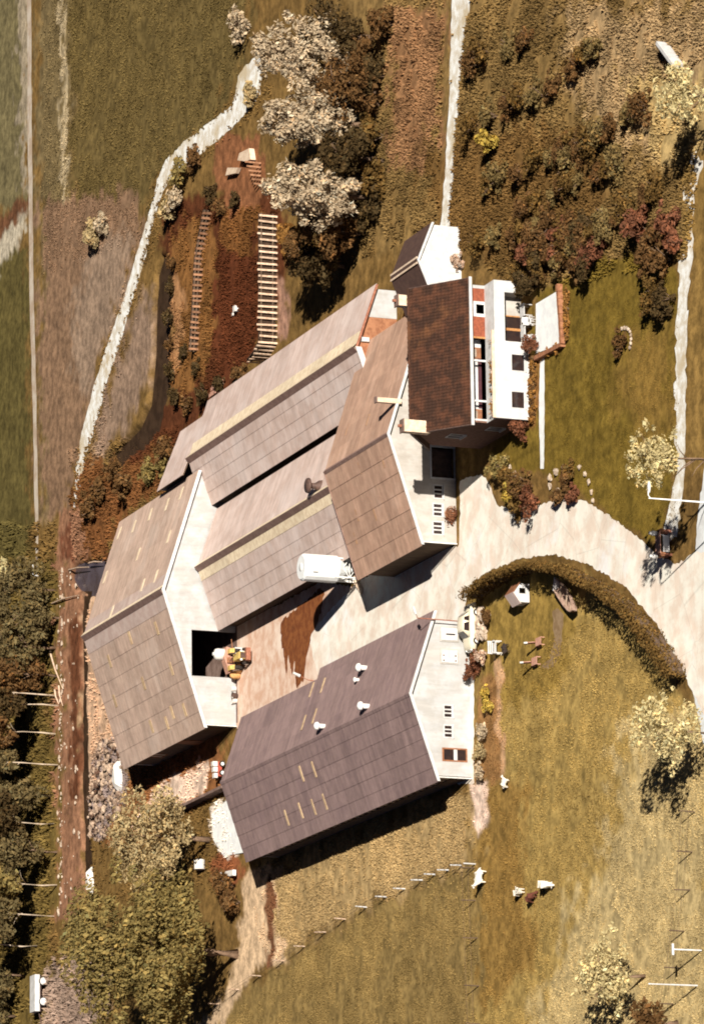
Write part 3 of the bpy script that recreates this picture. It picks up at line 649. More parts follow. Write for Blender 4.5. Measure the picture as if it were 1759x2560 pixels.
MB().tube([(xs - .12, AYW - .08, 0), (xs - .12, AYW - .08, 2.75), (AX0 + .1, AY0 + .02, ZE - .05)], .05, 8).build('downpipe', METAL, A)
# dark gutter-board along the low eave
MB().box(AX0 - .03, AY0, ZE - .16, AX0 + .02, AY1, ZE - .03).build('gutter', DARKM, A)

# ---- B: middle barn beside the house
BX0, BXR, BX1, BY0, BY1 = -7.75, .95, 11.85, -22.85, -9.0
BZE, BZR = 3.07, 5.84; sB = (BZR - BZE) / (BXR - BX0); BZE1 = BZR - sB * (BX1 - BXR)
B = thing('brown_roofed_barn', 'barn with brown sheet roof and white gable next to the house', 'barn', (2, BY0, 0))
BW = BY0 + .35; bx = BX0 + .35; bx1 = BX1 - .35
def bpt(x, y): p = PY(x, y, BW); return p.x, p.z
ho = []
for xa, ya, xb, yb in ((1081.5,1259.5,1105,1290.5), (1081,1304.5,1105.5,1336), (1083,1213,1106,1246)):
    p = bpt(xa, yb); q = bpt(xb, ya); ho.append(rect(p[0], q[1], q[0], p[1]))
p = bpt(1078, 1193); q = bpt(1140, 1121); GD = (p[0], .06, q[0], p[1]); ho.append(rect(*GD))
out = [(bx, 0), (bx1, 0), (bx1, BZR - sB * (bx1 - BXR) - .1), (BXR, BZR - .1), (bx, BZR - sB * (BXR - bx) - .1)]
wall('front_wall', CREAM, B, out, ho, 'Y', BW, .25)
for h in ho[:3]: window(B, h[0][0], h[0][1], h[1][0], h[2][1], BW, nx=3)
x0, z0, x1, z1 = GD
k = MB().box(x1 - .02, BW - .05, 0, x1 + .12, BW + .1, z1 + .12).box(x0 - .12, BW - .05, 0, x0 + .02, BW + .1, z1 + .12).box(x0 + .02, BW - .05, z1 - .01, x1 - .02, BW + .1, z1 + .12); dd = k.build('garage_doorway', WHITE2, B)
n = 6
for i in range(n): MB().box(x0 + .03 + (x1 - x0 - .06) * i / n, BW + .6, .06, x0 + .03 + (x1 - x0 - .06) * (i + 1) / n - .015, BW + .64, z1 - .02).build('door_board', DARKM, dd)
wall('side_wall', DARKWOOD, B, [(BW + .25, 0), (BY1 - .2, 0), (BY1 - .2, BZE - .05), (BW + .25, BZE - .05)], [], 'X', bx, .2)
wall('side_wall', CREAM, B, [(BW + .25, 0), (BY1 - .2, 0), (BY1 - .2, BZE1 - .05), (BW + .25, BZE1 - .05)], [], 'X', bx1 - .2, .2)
wall('rear_wall', CREAM, B, out, [], 'Y', BY1 - .25, .2)
nzBL, dxBL, axBL = slope(B, (BXR, BY0, BZR), (BXR, BY1, BZR), (BX0, BY0, BZE), (BX0, BY1, BZE), 6, 6, ROOF_B, lap=.035)
nzBR, dxBR, axBR = slope(B, (BXR, BY0, BZR), (BXR, BY1, BZR), (BX1, BY0, BZE1), (BX1, BY1, BZE1), 7, 6, ROOF_B, lap=.02)
ridgecap(B, (BXR, BY0 - .03, BZR + .02), (BXR, BY1 + .05, BZR + .02), .20, .12, .03)
verge(B, (BX0 - .03, BY0, BZE), (BXR, BY0, BZR)); verge(B, (BXR, BY0, BZR), (BX1, BY0, BZE1))
verge(B, (BX0, BY1, BZE), (BXR, BY1, BZR), RIDGE, .12, -.05, dy=.01)
for (x, y) in ((893,1288),(938,1287),(899,1170),(958,1155),(1000,1190),(889,1345),(868,1075),(920,1050)):
    nz, dx, ax = (nzBL, dxBL, axBL) if y > 1110 else (nzBR, dxBR, axBR)
    patch_on(B, 'skylight', mat('stain_%d' % x, (.42, .25, .14, 1), (.34, .21, .15, 1), 3, .8), PP(x, y, (BXR, 0, BZR), nz), ax, dx, nz, .28, 1.0, .012, .045)
MB().tube([(bx - .08, BW - .12, .02), (bx - .08, BW - .12, BZE - .15), (BX0 + .1, BY0 + .05, BZE - .03)], .055, 8).build('downpipe', METAL, B)
MB().box(BX0 - .03, BY0, BZE - .15, BX0 + .02, BY1, BZE - .03).build('gutter', DARKM, B)
c = PP(992, 1004, (BXR, 0, BZR), nzBR)
k = MB().box(c.x - .19, c.y - .19, c.z - .3, c.x + .19, c.y + .19, c.z + 1.75); ch = k.build('chimney', CHIM, B)
MB().box(c.x - .25, c.y - .25, c.z + 1.75, c.x + .25, c.y + .25, c.z + 1.85).build('chimney_cap', DCONC, ch)

# ---- C: big barn at the back with the open doorway
CX0, CXR, CX1, CY0, CY1 = -13.5, -1.35, 9.65, 28.35, 50.7
CZE, CZR = 3.05, 6.94; sC = (CZR - CZE) / (CXR - CX0); CZE1 = CZR - sC * (CX1 - CXR)
Cb = thing('large_rear_barn', 'wide rear barn with white gable and a dark open doorway', 'barn', (-2, CY0, 0))
CW = CY0 + .3; cx = CX0 + .4; cx1 = CX1 - .3
p = PY(479.5, 1689, CW); q = PY(588, 1581, CW); CD = (p.x, .0, q.x, p.z)
out = [(cx, 0), (CD[0], 0), (CD[0], CD[3]), (CD[2], CD[3]), (CD[2], 0), (cx1, 0), (cx1, CZR - sC * (cx1 - CXR) - .1), (CXR, CZR - .1), (cx, CZR - sC * (CXR - cx) - .1)]
wall('front_wall', WHITE, Cb, out, [], 'Y', CW, .25)
out2 = [(cx, 0), (cx1, 0)] + out[6:]
wall('rear_wall', WHITE, Cb, out2, [], 'Y', CY1 - .4, .25)
hl = [rect(CY0 + 10.5, 0.02, CY0 + 13.5, 2.5), rect(CY0 + 16, .9, CY0 + 18, 2.2)]
wall('side_wall', DARKWOOD, Cb, [(CW + .25, 0), (CY1 - .4, 0), (CY1 - .4, CZE - .02), (CW + .25, CZE - .02)], [hl[1]], 'X', cx, .2)
window(Cb, hl[1][0][0], hl[1][0][1], hl[1][1][0], hl[1][2][1], cx, 'X', nx=2, fm=BROWNWOOD, gm=PANEG, sill=False)
k = MB().box(cx - .07, CY0 + 8.5, .05, cx - .005, CY0 + 10.3, 2.3); k.build('sliding_door', BROWNWOOD, Cb)
wall('side_wall', DARKWOOD, Cb, [(CW + .25, 0), (CY1 - .4, 0), (CY1 - .4, CZE1 - .05), (CW + .25, CZE1 - .05)], [], 'X', cx1 - .2, .2)
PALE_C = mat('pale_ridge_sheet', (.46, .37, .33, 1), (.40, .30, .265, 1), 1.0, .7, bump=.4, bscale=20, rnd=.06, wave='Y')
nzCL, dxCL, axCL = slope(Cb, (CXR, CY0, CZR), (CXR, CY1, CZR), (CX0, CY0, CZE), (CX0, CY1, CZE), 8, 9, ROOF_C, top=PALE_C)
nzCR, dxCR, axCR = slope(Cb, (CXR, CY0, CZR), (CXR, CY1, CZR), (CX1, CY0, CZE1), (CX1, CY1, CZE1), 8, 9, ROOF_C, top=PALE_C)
ridgecap(Cb, (CXR, CY0 - .03, CZR + .04), (CXR, CY1, CZR + .04), .42, .26, .10, RIDGE, PALE_SHEET)  # left cap face brown as if shaded, right face pale as if lit
verge(Cb, (CX0 - .03, CY0, CZE), (CXR, CY0, CZR), w=.3); verge(Cb, (CXR, CY0, CZR), (CX1 + .03, CY0, CZE1), w=.3)
for (x, y) in ((272,1210),(305,1195),(342,1168),(380,1145),(412,1120),(384,1218),(315,1258),(240,1310),(355,1308),(325,1328),(255,1388)):
    patch_on(Cb, 'skylight', PALE_SHEET, PP(x * 1.102, y * 1.102, (CXR, 0, CZR), nzCR), axCR, dxCR, nzCR, .5, 1.25, .02)
for (x, y) in ((357,1425),(297,1447),(390,1517),(327,1550),(420,1610),(250,1500),(262,1590),(345,1648),(380,1640),(392,1616)):
    patch_on(Cb, 'skylight', SKYL, PP(x * 1.102, y * 1.102, (CXR, 0, CZR), nzCL), axCL, dxCL, nzCL, .55, 1.2, .02)
MB().box(cx + .2, CW - .4, .002, cx1 - .2, CY1 - .5, .016).build('barn_floor', DCONC, Cb)
MB().tube([(cx - .1, CW - .1, .02), (cx - .1, CW - .1, CZE - .15), (CX0 + .1, CY0 + .02, CZE - .02)], .06, 8).build('downpipe', METAL, Cb)
MB().box(CX0 - .03, CY0, CZE - .16, CX0 + .02, CY1, CZE - .03).build('gutter', DARKM, Cb)

# ---- D2 and D1: two low parallel sheds between the barns
def shed(root, xr, zr, xl, zl, x1, z1, y0, y1, rl, rr_, tl, tr_, cols, capm, cap_lit):
    slope(root, (xr, y0, zr), (xr, y1, zr), (xl, y0, zl), (xl, y1, zl), rl, cols, ROOF_D, top=tl, lap=.03)
    slope(root, (xr, y0, zr), (xr, y1, zr), (x1, y0, z1), (x1, y1, z1), rr_, cols, ROOF_D, top=tr_, lap=.02)
    ridgecap(root, (xr, y0, zr + .03), (xr, y1, zr + .03), .40, .30, .10, capm, cap_lit)  # light and shade painted on the cap: brown left face, pale right face
DR = .345
D2 = thing('low_shed', 'low shed with pale ridge joining the large rear barn, behind the silo', 'shed', (.8, -8.5, 0))
d2l, d2r, d2x = -4.68, 6.15, .83; z2 = 3.66
shed(D2, d2x, z2, d2l, z2 - DR * (d2x - d2l), d2r, z2 - DR * (d2r - d2x), -8.9, 28.3, 5, 5, PALE_SHEET, None, 10, RIDGE, PALE_SHEET)
wall('side_wall', DARKWOOD, D2, [(-8.8, 0), (28.2, 0), (28.2, 1.7), (-8.8, 1.7)], [], 'X', d2l + .4, .2)
wall('side_wall', DARKWOOD, D2, [(-8.8, 0), (28.2, 0), (28.2, 1.65), (-8.8, 1.65)], [], 'X', d2r - .35, .15)
MB().box(d2l - .03, -8.9, 1.6, d2l + .02, 28.3, 1.72).build('gutter', DARKM, D2)
D1 = thing('long_shed', 'long low shed with pale ridge strip and part brick gable beside the garden', 'shed', (11.2, -10.9, 0))
d1l, d1r, d1x, z1_ = 6.75, 16.6, 11.2, 3.69; d1y0, d1y1 = -10.9, 30.5
shed(D1, d1x, z1_, d1l, z1_ - DR * (d1x - d1l), d1r, z1_ - DR * (d1r - d1x), d1y0, d1y1, 4, 4, None, PALE_SHEET, 11, RIDGE, PALE_SHEET)
g0 = d1y0 + .3
wall('brick_gable', BRICK2, D1, [(d1x - 3.5, 0), (13.9, 0), (13.9, z1_ - DR * (13.9 - d1x) - .1), (d1x, z1_ - .1), (d1x - 3.5, z1_ - DR * 3.5 - .1)], [], 'Y', g0, .2)
wall('white_gable', WHITE, D1, [(13.902, 0), (d1r - .3, 0), (d1r - .3, z1_ - DR * (d1r - .3 - d1x) - .1), (13.902, z1_ - DR * (13.902 - d1x) - .1)], [], 'Y', g0 - .03, .2)
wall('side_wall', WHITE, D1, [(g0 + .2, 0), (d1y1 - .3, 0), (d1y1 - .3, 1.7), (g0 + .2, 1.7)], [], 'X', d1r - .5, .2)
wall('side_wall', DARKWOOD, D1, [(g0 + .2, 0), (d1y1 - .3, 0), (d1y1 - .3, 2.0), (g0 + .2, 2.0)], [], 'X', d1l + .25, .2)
wall('rear_wall', WHITE, D1, [(d1l + .45, 0), (d1r - .5, 0), (d1r - .5, 1.7), (d1x, z1_ - .15), (d1l + .45, 2.0)], [], 'Y', d1y1 - .5, .2)
verge(D1, (d1x, d1y0, z1_), (d1r, d1y0, z1_ - DR * (d1r - d1x)), RUST, .2); verge(D1, (d1l, d1y0, z1_ - DR * (d1x - d1l)), (d1x, d1y0, z1_), WHITE2, .5)
p = PY(915, 848, g0 - .3)
MB().box(p.x - .18, g0 - .25, p.z - .3, p.x + .18, g0 - .035, p.z + .35).build('vent_box', WHITE2, D1)
# roof ventilator with a wide dark hood on the low shed
c = PP(800, 1216, (d2x, 0, z2), Vector((DR, 0, 1)).normalized())
k = MB(); k.lathe((c.x, c.y, c.z), [(.55, -.25), (.5, .1), (.26, .45), (.24, .95)], 14); v = k.build('fan_vent', DARKM, D2, True)
k = MB(); k.lathe((c.x, c.y, c.z + .98), [(.62, 0), (.66, .06), (.6, .22), (.1, .3)], 14); k.build('hood', DARKM, v, True)
for i in range(3):
    t = i * 2.1; MB().beam((c.x + .25 * math.cos(t), c.y + .25 * math.sin(t), c.z + .9), (c.x + .5 * math.cos(t), c.y + .5 * math.sin(t), c.z + 1.0), .05, .05).build('bracket', DARKM, v)
# round lime stains on the shed roof come from the sheets' own weathering; lean-to behind the sheds
GL = thing('rear_lean_to', 'small lilac roofed lean-to behind the long shed by the rear barn', 'shed', (12, 31, 0))
zg0 = 1.95; xg1 = 15.4; xg0 = 9.7; zg1 = zg0 + .40 * (xg1 - xg0)
slope(GL, (xg0, 30.55, zg1), (xg0, 37.6, zg1), (xg1, 30.55, zg0), (xg1, 37.6, zg0), 4, 3, ROOF_D)
wall('rear_wall', WHITE, GL, [(xg0 + .1, 0), (xg1 - .3, 0), (xg1 - .3, zg0), (xg0 + .1, zg1 - .2)], [], 'Y', 37.2, .2)
wall('side_wall', WHITE, GL, [(30.6, 0), (37.2, 0), (37.2, zg0), (30.6, zg0)], [], 'X', xg1 - .5, .2)

# ---- house
HX0, HX1, HY0, HY1 = -1.25, 10.25, -36.15, -27.3; HZE, HZR = 4.22, 7.49; HYR = (HY0 + HY1) / 2
H = thing('farmhouse', 'white farmhouse with mossy brown tiled roof, brick upper wall and balcony', 'house', (4.5, HY0, 0))
hx0, hx1 = HX0 + .3, HX1 - .35; HUY = HY0 + .5           # upper front wall
HGY = G(1323, 960).y                                   # ground floor front stands forward of it
DZ = 2.72                                              # balcony deck level
xb = PY(1200, 842, HUY).x                              # brick part starts here
# side and rear walls
def gab(yf): return [(yf, 0), (HY1 - .4, 0), (HY1 - .4, HZE - .05), (HYR, HZR - .25), (HUY, HZE + .1), (HUY, DZ) , (yf, DZ)] if yf < HUY else None
hs = [rect(-31.6, 2.9, -30.4, 4.1), rect(-34.6, .9, -33.5, 2.1)]
wall('side_wall', mat('dark_brown_brick', (.16, .09, .065, 1), (.11, .06, .045, 1), 4, .9, bump=.3), H, gab(HGY + .25), hs, 'X', hx0, .25)  # this side wall is a darker brown than the other house walls
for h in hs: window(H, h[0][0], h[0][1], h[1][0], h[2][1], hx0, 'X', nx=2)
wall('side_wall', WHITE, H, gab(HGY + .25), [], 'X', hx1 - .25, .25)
wall('rear_wall', WHITE, H, rect(hx0 + .25, 0, hx1 - .25, HZE - .05), [], 'Y', HY1 - .65, .25)
# ground floor front with two square windows and a porch recess
ho = []
for xa, ya, xb_, yb in ((1277,887,1310,927), (1277,980,1310,1020)):
    p = PY(xa, yb, HGY); q = PY(xb_, ya, HGY); ho.append(rect(p.x, q.z, q.x, p.z))
p = PY(1262, 852, HGY); q = PY(1325, 736, HGY); PO = (p.x, 0, q.x, min(p.z, DZ - .6))
out = [(hx0, 0), (PO[0], 0), (PO[0], PO[3]), (PO[2], PO[3]), (PO[2], 0), (hx1, 0), (hx1, DZ), (hx0, DZ)]
wall('front_wall', WHITE2, H, out, ho, 'Y', HGY, .25)
for h in ho: window(H, h[0][0], h[0][1], h[1][0], h[2][1], HGY, nx=1, gm=GLASS, fw=.05)
PR = HGY + 1.3
wall('porch_wall', CREAM, H, rect(PO[0] - .1, 0, PO[2] + .1, PO[3] + .1), [], 'Y', PR, .2)
wall('porch_side', CREAM, H, rect(HGY + .26, 0, PR - .002, PO[3]), [], 'X', PO[2] + .01, .15); wall('porch_side', CREAM, H, rect(HGY + .26, 0, PR - .002, PO[3]), [], 'X', PO[0] - .16, .15)
# porch glazing in orange wood
gx0, gx1 = PO[0] + (PO[2] - PO[0]) * .05, PO[0] + (PO[2] - PO[0]) * .62
k = MB().box(gx0, PR - .1, .05, gx0 + .1, PR - .005, PO[3] - .05).box(gx1 - .1, PR - .1, .05, gx1, PR - .005, PO[3] - .05).box(gx0 + .1, PR - .1, PO[3] - .2, gx1 - .1, PR - .005, PO[3] - .05).box((gx0 + gx1) / 2 - .1, PR - .1, .05, (gx0 + gx1) / 2 + .1, PR - .005, PO[3] - .2)
pw = k.build('porch_window', OAKW, H)
MB().box(gx0 + .105, PR - .05, .08, (gx0 + gx1) / 2 - .105, PR - .03, PO[3] - .205).build('pane', GLASS, pw); MB().box((gx0 + gx1) / 2 + .105, PR - .05, .08, gx1 - .105, PR - .03, PO[3] - .205).build('pane', GLASS, pw)
# balcony deck, parapet
MB().box(hx0, HGY, DZ + .003, hx1, HUY, DZ + .10).build('balcony_deck', WHITE2, H)
# upper wall: brick on the right, white set-back loggia on the left
p = PY(1183, 790, HUY); q = PY(1215, 756, HUY); wr = rect(p.x, q.z, q.x, min(p.z, HZE - .05))
wall('brick_wall', BRICK, H, rect(xb, DZ + .1, hx1 - .26, HZE + .08), [wr], 'Y', HUY, .25)
window(H, wr[0][0], wr[0][1], wr[1][0], wr[2][1], HUY, nx=1, fw=.22)
LY = HUY + .9
wall('loggia_wall', WHITE2, H, rect(hx0 + .25, DZ + .1, xb, HZE + .3), [], 'Y', LY, .2)
for fx, w_, z0, z1, m_ in ((.12, .9, .35, 1.25, BROWNWOOD), (.84, .9, .3, 1.3, BROWNWOOD)):
    x = hx0 + (xb - hx0) * fx; k = MB().box(x - w_ / 2, LY - .06, DZ + .12, x + w_ / 2, LY - .004, DZ + 1.45); d_ = k.build('balcony_door', m_, H)
    MB().box(x - w_ / 2 + .14, LY - .09, DZ + .5, x + w_ / 2 - .14, LY - .062, DZ + 1.35).build('pane', PANEG, d_)
MB().box(hx0 + 1.35, LY - .10, DZ + .12, xb - 1.5, LY - .004, DZ + .38).build('dark_floor_band', mat('dark_maroon', (.07, .025, .03, 1), (.05, .02, .025, 1), 3, .6), H)  # dark maroon band low along the loggia wall
x_ = PY(1190, 897, LY).x; MB().box(x_ - .3, LY - .07, DZ + 1.0, x_ + .3, LY - .004, DZ + 1.45).build('high_window', GLASS, H)
for fx in (.03, .25, .72, .99):
    x = hx0 + (xb - hx0) * fx; MB().box(x - .07, HUY - .02, DZ + .1, x + .07, HUY + .12, HZE + .1).build('balcony_post', OAKW if fx > .9 else WHITE2, H)
k = MB().box(hx0, HGY, DZ + .1, xb + .1, HGY + .14, DZ + .34); k.build('balcony_parapet', CHIM, H)
for i in range(16):
    x = hx0 + .3 + i * .38
    if random.random() < .75: put('balcony_plant', leaf_mesh('balcony_plant', [(x, HGY + .4, DZ + .3, .2, .18, .2)], 40, .09, L_ORANGE if i % 3 else L_PINK, seed=i), H)
MB().box(HX0 - .1, HY0 - .12, HZE - .12, HX1 + .1, HY0 - .005, HZE + .1).build('gutter', WHITE2, H)
# tiled roof: rows of real tiles
def tiles(root, r0, r1, e0, e1, rows, cols, m):
    r0, r1, e0, e1 = map(Vector, (r0, r1, e0, e1)); ax = (r1 - r0).normalized(); L = (r1 - r0).length; dx = (e0 - r0).normalized(); Hh = (e0 - r0).length
    nz = ax.cross(dx); nz = nz if nz.z > 0 else -nz
    k = MB(); a = nz * -.12; b = nz * -.01
    k.add([r0 + a, r1 + a, e1 + a, e0 + a, r0 + b, r1 + b, e1 + b, e0 + b], [(0, 1, 2, 3), (7, 6, 5, 4), (0, 4, 5, 1), (1, 5, 6, 2), (2, 6, 7, 3), (3, 7, 4, 0)]); rd = k.build('roof_deck', SLATE, root)
    w = L / cols; h = Hh / rows; k = MB()
    for i in range(rows):
        for j in range(cols):
            o = r0 + ax * (w * j) + dx * (h * i); jz = random.uniform(0, .014)
            pts = []
            for (s_, z) in ((0.02, .012), (.3, .055), (.62, .03), (.97, .016)):
                pts.append((s_, z))
            vs = [o + ax * (w * s_) + nz * (z * .4 + jz) for s_, z in pts] + [o + ax * (w * s_) + dx * (h * 1.12) + nz * (z + .035 + jz) for s_, z in pts] + [o + ax * (w * s_) + dx * (h * 1.12) + nz * .002 for s_ in (0.02, .97)]
            k.add(vs, [(0, 1, 5, 4), (1, 2, 6, 5), (2, 3, 7, 6), (4, 5, 6, 7, 9, 8)])
    o = k.build('roof_tiles', m, root); stuff(o); return nz, dx, ax
tiles(H, (HX0, HYR, HZR), (HX1, HYR, HZR), (HX0, HY0, HZE), (HX1, HY0, HZE), 17, 46, TILE)
tiles(H, (HX0, HYR, HZR), (HX1, HYR, HZR), (HX0, HY1, HZE), (HX1, HY1, HZE), 17, 46, TILE)
for i in range(30):
    x = HX0 + (HX1 - HX0) * i / 30; k = MB(); k.tube([(x, HYR, HZR + .02), (x + .42, HYR, HZR + .05)], [.10, .12], 7); k.build('ridge_tile', TILE, H)
for xe in (HX0 - .03, HX1 + .03):
    for ye in (HY0, HY1): MB().beam((xe, HYR, HZR - .06), (xe, ye, HZE - .06), .06, .2).build('barge_board', DARKM, H)
def chimney(root, px, py, ybase, w, d, top):
    c = PY(px, py, ybase); zb = HZR - abs(ybase - HYR) * (HZR - HZE) / (HYR - HY0) - .3
    k = MB().box(c.x - w / 2, ybase, zb, c.x + w / 2, ybase + d, top); ch = k.build('chimney', CHIM, root)
    MB().box(c.x - w / 2 - .05, ybase - .05, top, c.x + w / 2 + .05, ybase + d + .05, top + .09).build('chimney_cap', DCONC, ch)
    MB().lathe((c.x, ybase + d / 2, top + .09), [(.13, 0), (.13, .25), (.10, .28)], 8).build('chimney_pot', RUST, ch)
chimney(H, 1040, 1065, HYR - 1.15, .95, .7, HZR + 1.0)
chimney(H, 1015, 751, HYR + .2, .85, .7, HZR + .75)

# ---- annex behind the house on the garden side
E0, E1, ER, EY0, EY1 = 11.75, 18.05, 14.85, -24.6, -18.9; EZE, EZR = 2.46, 3.75
AN = thing('garden_annex', 'white gabled annex with dark roof behind the right end of the house', 'outbuilding', (14.8, EY0, 0))
for xe in (E0, E1):
    k = MB(); s_ = -1 if xe == E0 else 1
    q = [Vector((ER, EY0, EZR)), Vector((ER, EY1, EZR)), Vector((xe, EY1, EZE)), Vector((xe, EY0, EZE))]; t = Vector((0, 0, .09))
    k.add(q + [p + t for p in q], [(0, 1, 2, 3), (7, 6, 5, 4), (0, 4, 5, 1), (1, 5, 6, 2), (2, 6, 7, 3), (3, 7, 4, 0)]); k.build('roof_slope', SLATE, AN)
    verge(AN, (ER, EY0, EZR), (xe, EY0, EZE), w=.2)
for s_ in (-.22, .22): MB().beam((ER + s_, EY0 + .05, EZR + .06), (ER + s_, EY1, EZR + .06), .16, .06).build('ridge_board', CHIM, AN)
wall('front_wall', WHITE2, AN, [(E0 + .1, 0), (E1 - .15, 0), (E1 - .15, EZE + .02), (ER, EZR - .03), (E0 + .1, EZE + .02)], [], 'Y', EY0 + .12, .2)
wall('rear_wall', WHITE, AN, [(E0 + .1, 0), (E1 - .15, 0), (E1 - .15, EZE + .02), (ER, EZR - .03), (E0 + .1, EZE + .02)], [], 'Y', EY1 - .3, .2)
wall('side_wall', WHITE, AN, rect(EY0 + .33, 0, EY1 - .302, EZE), [], 'X', E1 - .35, .2); wall('side_wall', WHITE, AN, rect(EY0 + .33, 0, EY1 - .302, EZE), [], 'X', E0 + .12, .2)

# ================================================================ silo
base = G(900, 1428); base.z = 0
SI = thing('feed_silo', 'white feed silo on lattice legs behind the brown roofed barn', 'silo', base)
c = (base.x, base.y, 0); SILOW = mat('silo_white', (.70, .73, .74, 1), (.64, .66, .66, 1), 1.5, .5)
MB().lathe(c, [(1.0, 2.15), (1.14, 2.2), (1.14, 5.05), (1.0, 5.22), (.98, 5.22)], 18).build('body', SILOW, SI)
MB().lathe(c, [(.16, .75), (.18, .85), (1.08, 2.15)], 18).build('cone', SILOW, SI)
MB().lathe((c[0], c[1], 5.22), [(.35, 0), (.32, .05), (.1, .07)], 16).build('lid', METAL, SI, True)
MB().box(c[0] - .55, c[1] - 1.2, 4.2, c[0] - .3, c[1] - 1.12, 4.6).build('name_plate', METAL, SI)
fx = [(.95, .95), (-.95, .95), (-.95, -.95), (.95, -.95)]
for a, b in fx: MB().beam((c[0] + a * .83, c[1] + b * .83, 0), (c[0] + a * .83, c[1] + b * .83, 2.6), .10, .10).build('leg', METAL, SI)
for i in range(4):
    a = fx[i]; b = fx[(i + 1) % 4]; p = Vector((c[0] + a[0] * .83, c[1] + a[1] * .83, 0)); q = Vector((c[0] + b[0] * .83, c[1] + b[1] * .83, 0)); u = Vector((0, 0, 1))
    for za, zb in ((.15, 1.25), (1.25, .15), (1.25, 1.25), (1.3, 2.3), (2.3, 1.3)): MB().beam(p + u * za, q + u * zb, .055, .055).build('brace', METAL, SI)
MB().beam((c[0] + .2, c[1] - .1, .8), (c[0] + 1.9, c[1] + 1.0, 1.5), .22, .22).build('auger_tube', METAL, SI)
for k_ in range(5):
    p = G(890 + k_ * 4, 1448 + 7 * k_); MB().lump((p.x, p.y, .1), (.35, .28, .2), k_ + 3).build('sack', CHIM, SI) if False else tag(MB().lump((p.x, p.y, .12), (.36, .28, .2), k_ + 3).build('feed_sack', CHIM), 'pale lumpy feed sack lying under the silo', 'sack', 'sacks under the silo')

# ================================================================ slatted timber walls of the silage clamp
def slats(label, pts, n, h, w, m, back, seed, name='slatted_wall'):
    r = random.Random(seed); P = [G(*p) for p in pts]; seg = [(P[i + 1] - P[i]).length for i in range(len(P) - 1)]; T = sum(seg)
    t_ = thing(name, label, 'wall', P[0])
    def at(s):
        for i, l in enumerate(seg):
            if s <= l or i == len(seg) - 1: return P[i].lerp(P[i + 1], s / l), (P[i + 1] - P[i]).normalized()
            s -= l
    for i in range(n):
        p, d = at(T * (i + .5) / n); hh = h * r.uniform(.9, 1.04); nn = Vector((-d.y, d.x, 0))
        a = p + Vector((r.uniform(-.02, .02), r.uniform(-.02, .02), -.05)); b = a + Vector((0, 0, hh + .05)) - nn * r.uniform(-.05, .12) + d * r.uniform(-.05, .05)
        MB().beam(a, b, w, .07, nn).build('slat', m, t_)
    for z in (.35, h * .8):
        for i in range(len(P) - 1):
            d = (P[i + 1] - P[i]).normalized(); nn = Vector((-d.y, d.x, 0)); nn = nn if nn.y > 0 else -nn
            MB().beam(P[i] + nn * .09 + Vector((0, 0, z)), P[i + 1] + nn * .09 + Vector((0, 0, z)), .08, .12).build('rail', DARKWOOD, t_)
    for i in range(len(P) - 1):
        d = (P[i + 1] - P[i]).normalized(); nn = Vector((-d.y, d.x, 0)); nn = nn if nn.y > 0 else -nn
        MB().beam(P[i] + nn * back + Vector((0, 0, h * .45)), P[i + 1] + nn * back + Vector((0, 0, h * .45)), .12, h * .9).build('earth_board', mat('near_black_board%d%d' % (seed, i), (.03, .018, .012, 1), (.05, .03, .02, 1), 3, 1), t_)  # near-black backing board, so the gaps between slats look dark
    return t_
slats('wall of pale upright slats with dark gaps beside the long shed', [(692,535),(692,860),(676,892),(660,912)], 28, 1.78, .17, GREYWOOD, .34, 1)
slats('low overgrown row of dark slats farther back in the silage clamp', [(530,528),(508,640),(502,760),(494,880)], 27, .85, .20, REDWOOD, .3, 2)
t_ = thing('plank_stack', 'short stack of brown planks under the silver trees', 'planks', G(640, 430))
for i in range(6):
    p = G(652, 408 + i * 10.5); MB().beam(p + Vector((0, 0, 0)), p + Vector((0, 0, 1.5 - .16 * i)), .16, .06, (0, 1, 0)).build('plank', REDWOOD, t_)
def slab(name, label, cat, px, m, z=.0, th=.12, group=None):
    w = [G(*p) for p in px]; k = MB().prism([(p.x, p.y) for p in w], 'Z', z, z + th); return tag(k.build(name, m), label, cat, group)
slab('fallen_board', 'pale angular board lying beside the plank stack', 'board', [(607,402),(612,384),(636,372),(640,400),(628,405)], CHIM, .02, .5)
slab('fallen_board', 'tan angular board lying in weeds left of the plank stack', 'board', [(573,440),(578,420),(604,420),(598,434),(588,436)], CHIM, .02, .35)
for (x, y, s_, lb) in ((596, 773, .5, 'white box lying in the silage clamp'), (586, 786, .24, 'small pale bucket next to the white box in the clamp')):
    p = G(x, y); k = MB().box(p.x - s_ / 2, p.y - s_ / 2, 0, p.x + s_ / 2, p.y + s_ / 2, s_ * .8).box(p.x - s_ * .55, p.y - s_ * .55, s_ * .8, p.x + s_ * .55, p.y + s_ * .55, s_ * .88); tag(k.build('white_box' if s_ > .3 else 'bucket', TARP), lb, 'box' if s_ > .3 else 'bucket')
bs = thing('board_stack', 'stack of pinkish boards at the back corner of the long shed', 'boards', G(545, 968))
for i in range(6):
    p = G(550 - i * 1.5, 958 + i * 5.5); MB().box(p.x - .15, p.y - .9, .0 + .05 * (i % 3), p.x + .14, p.y + .9, .35 + .06 * (i % 3)).build('board', PINKB, bs)

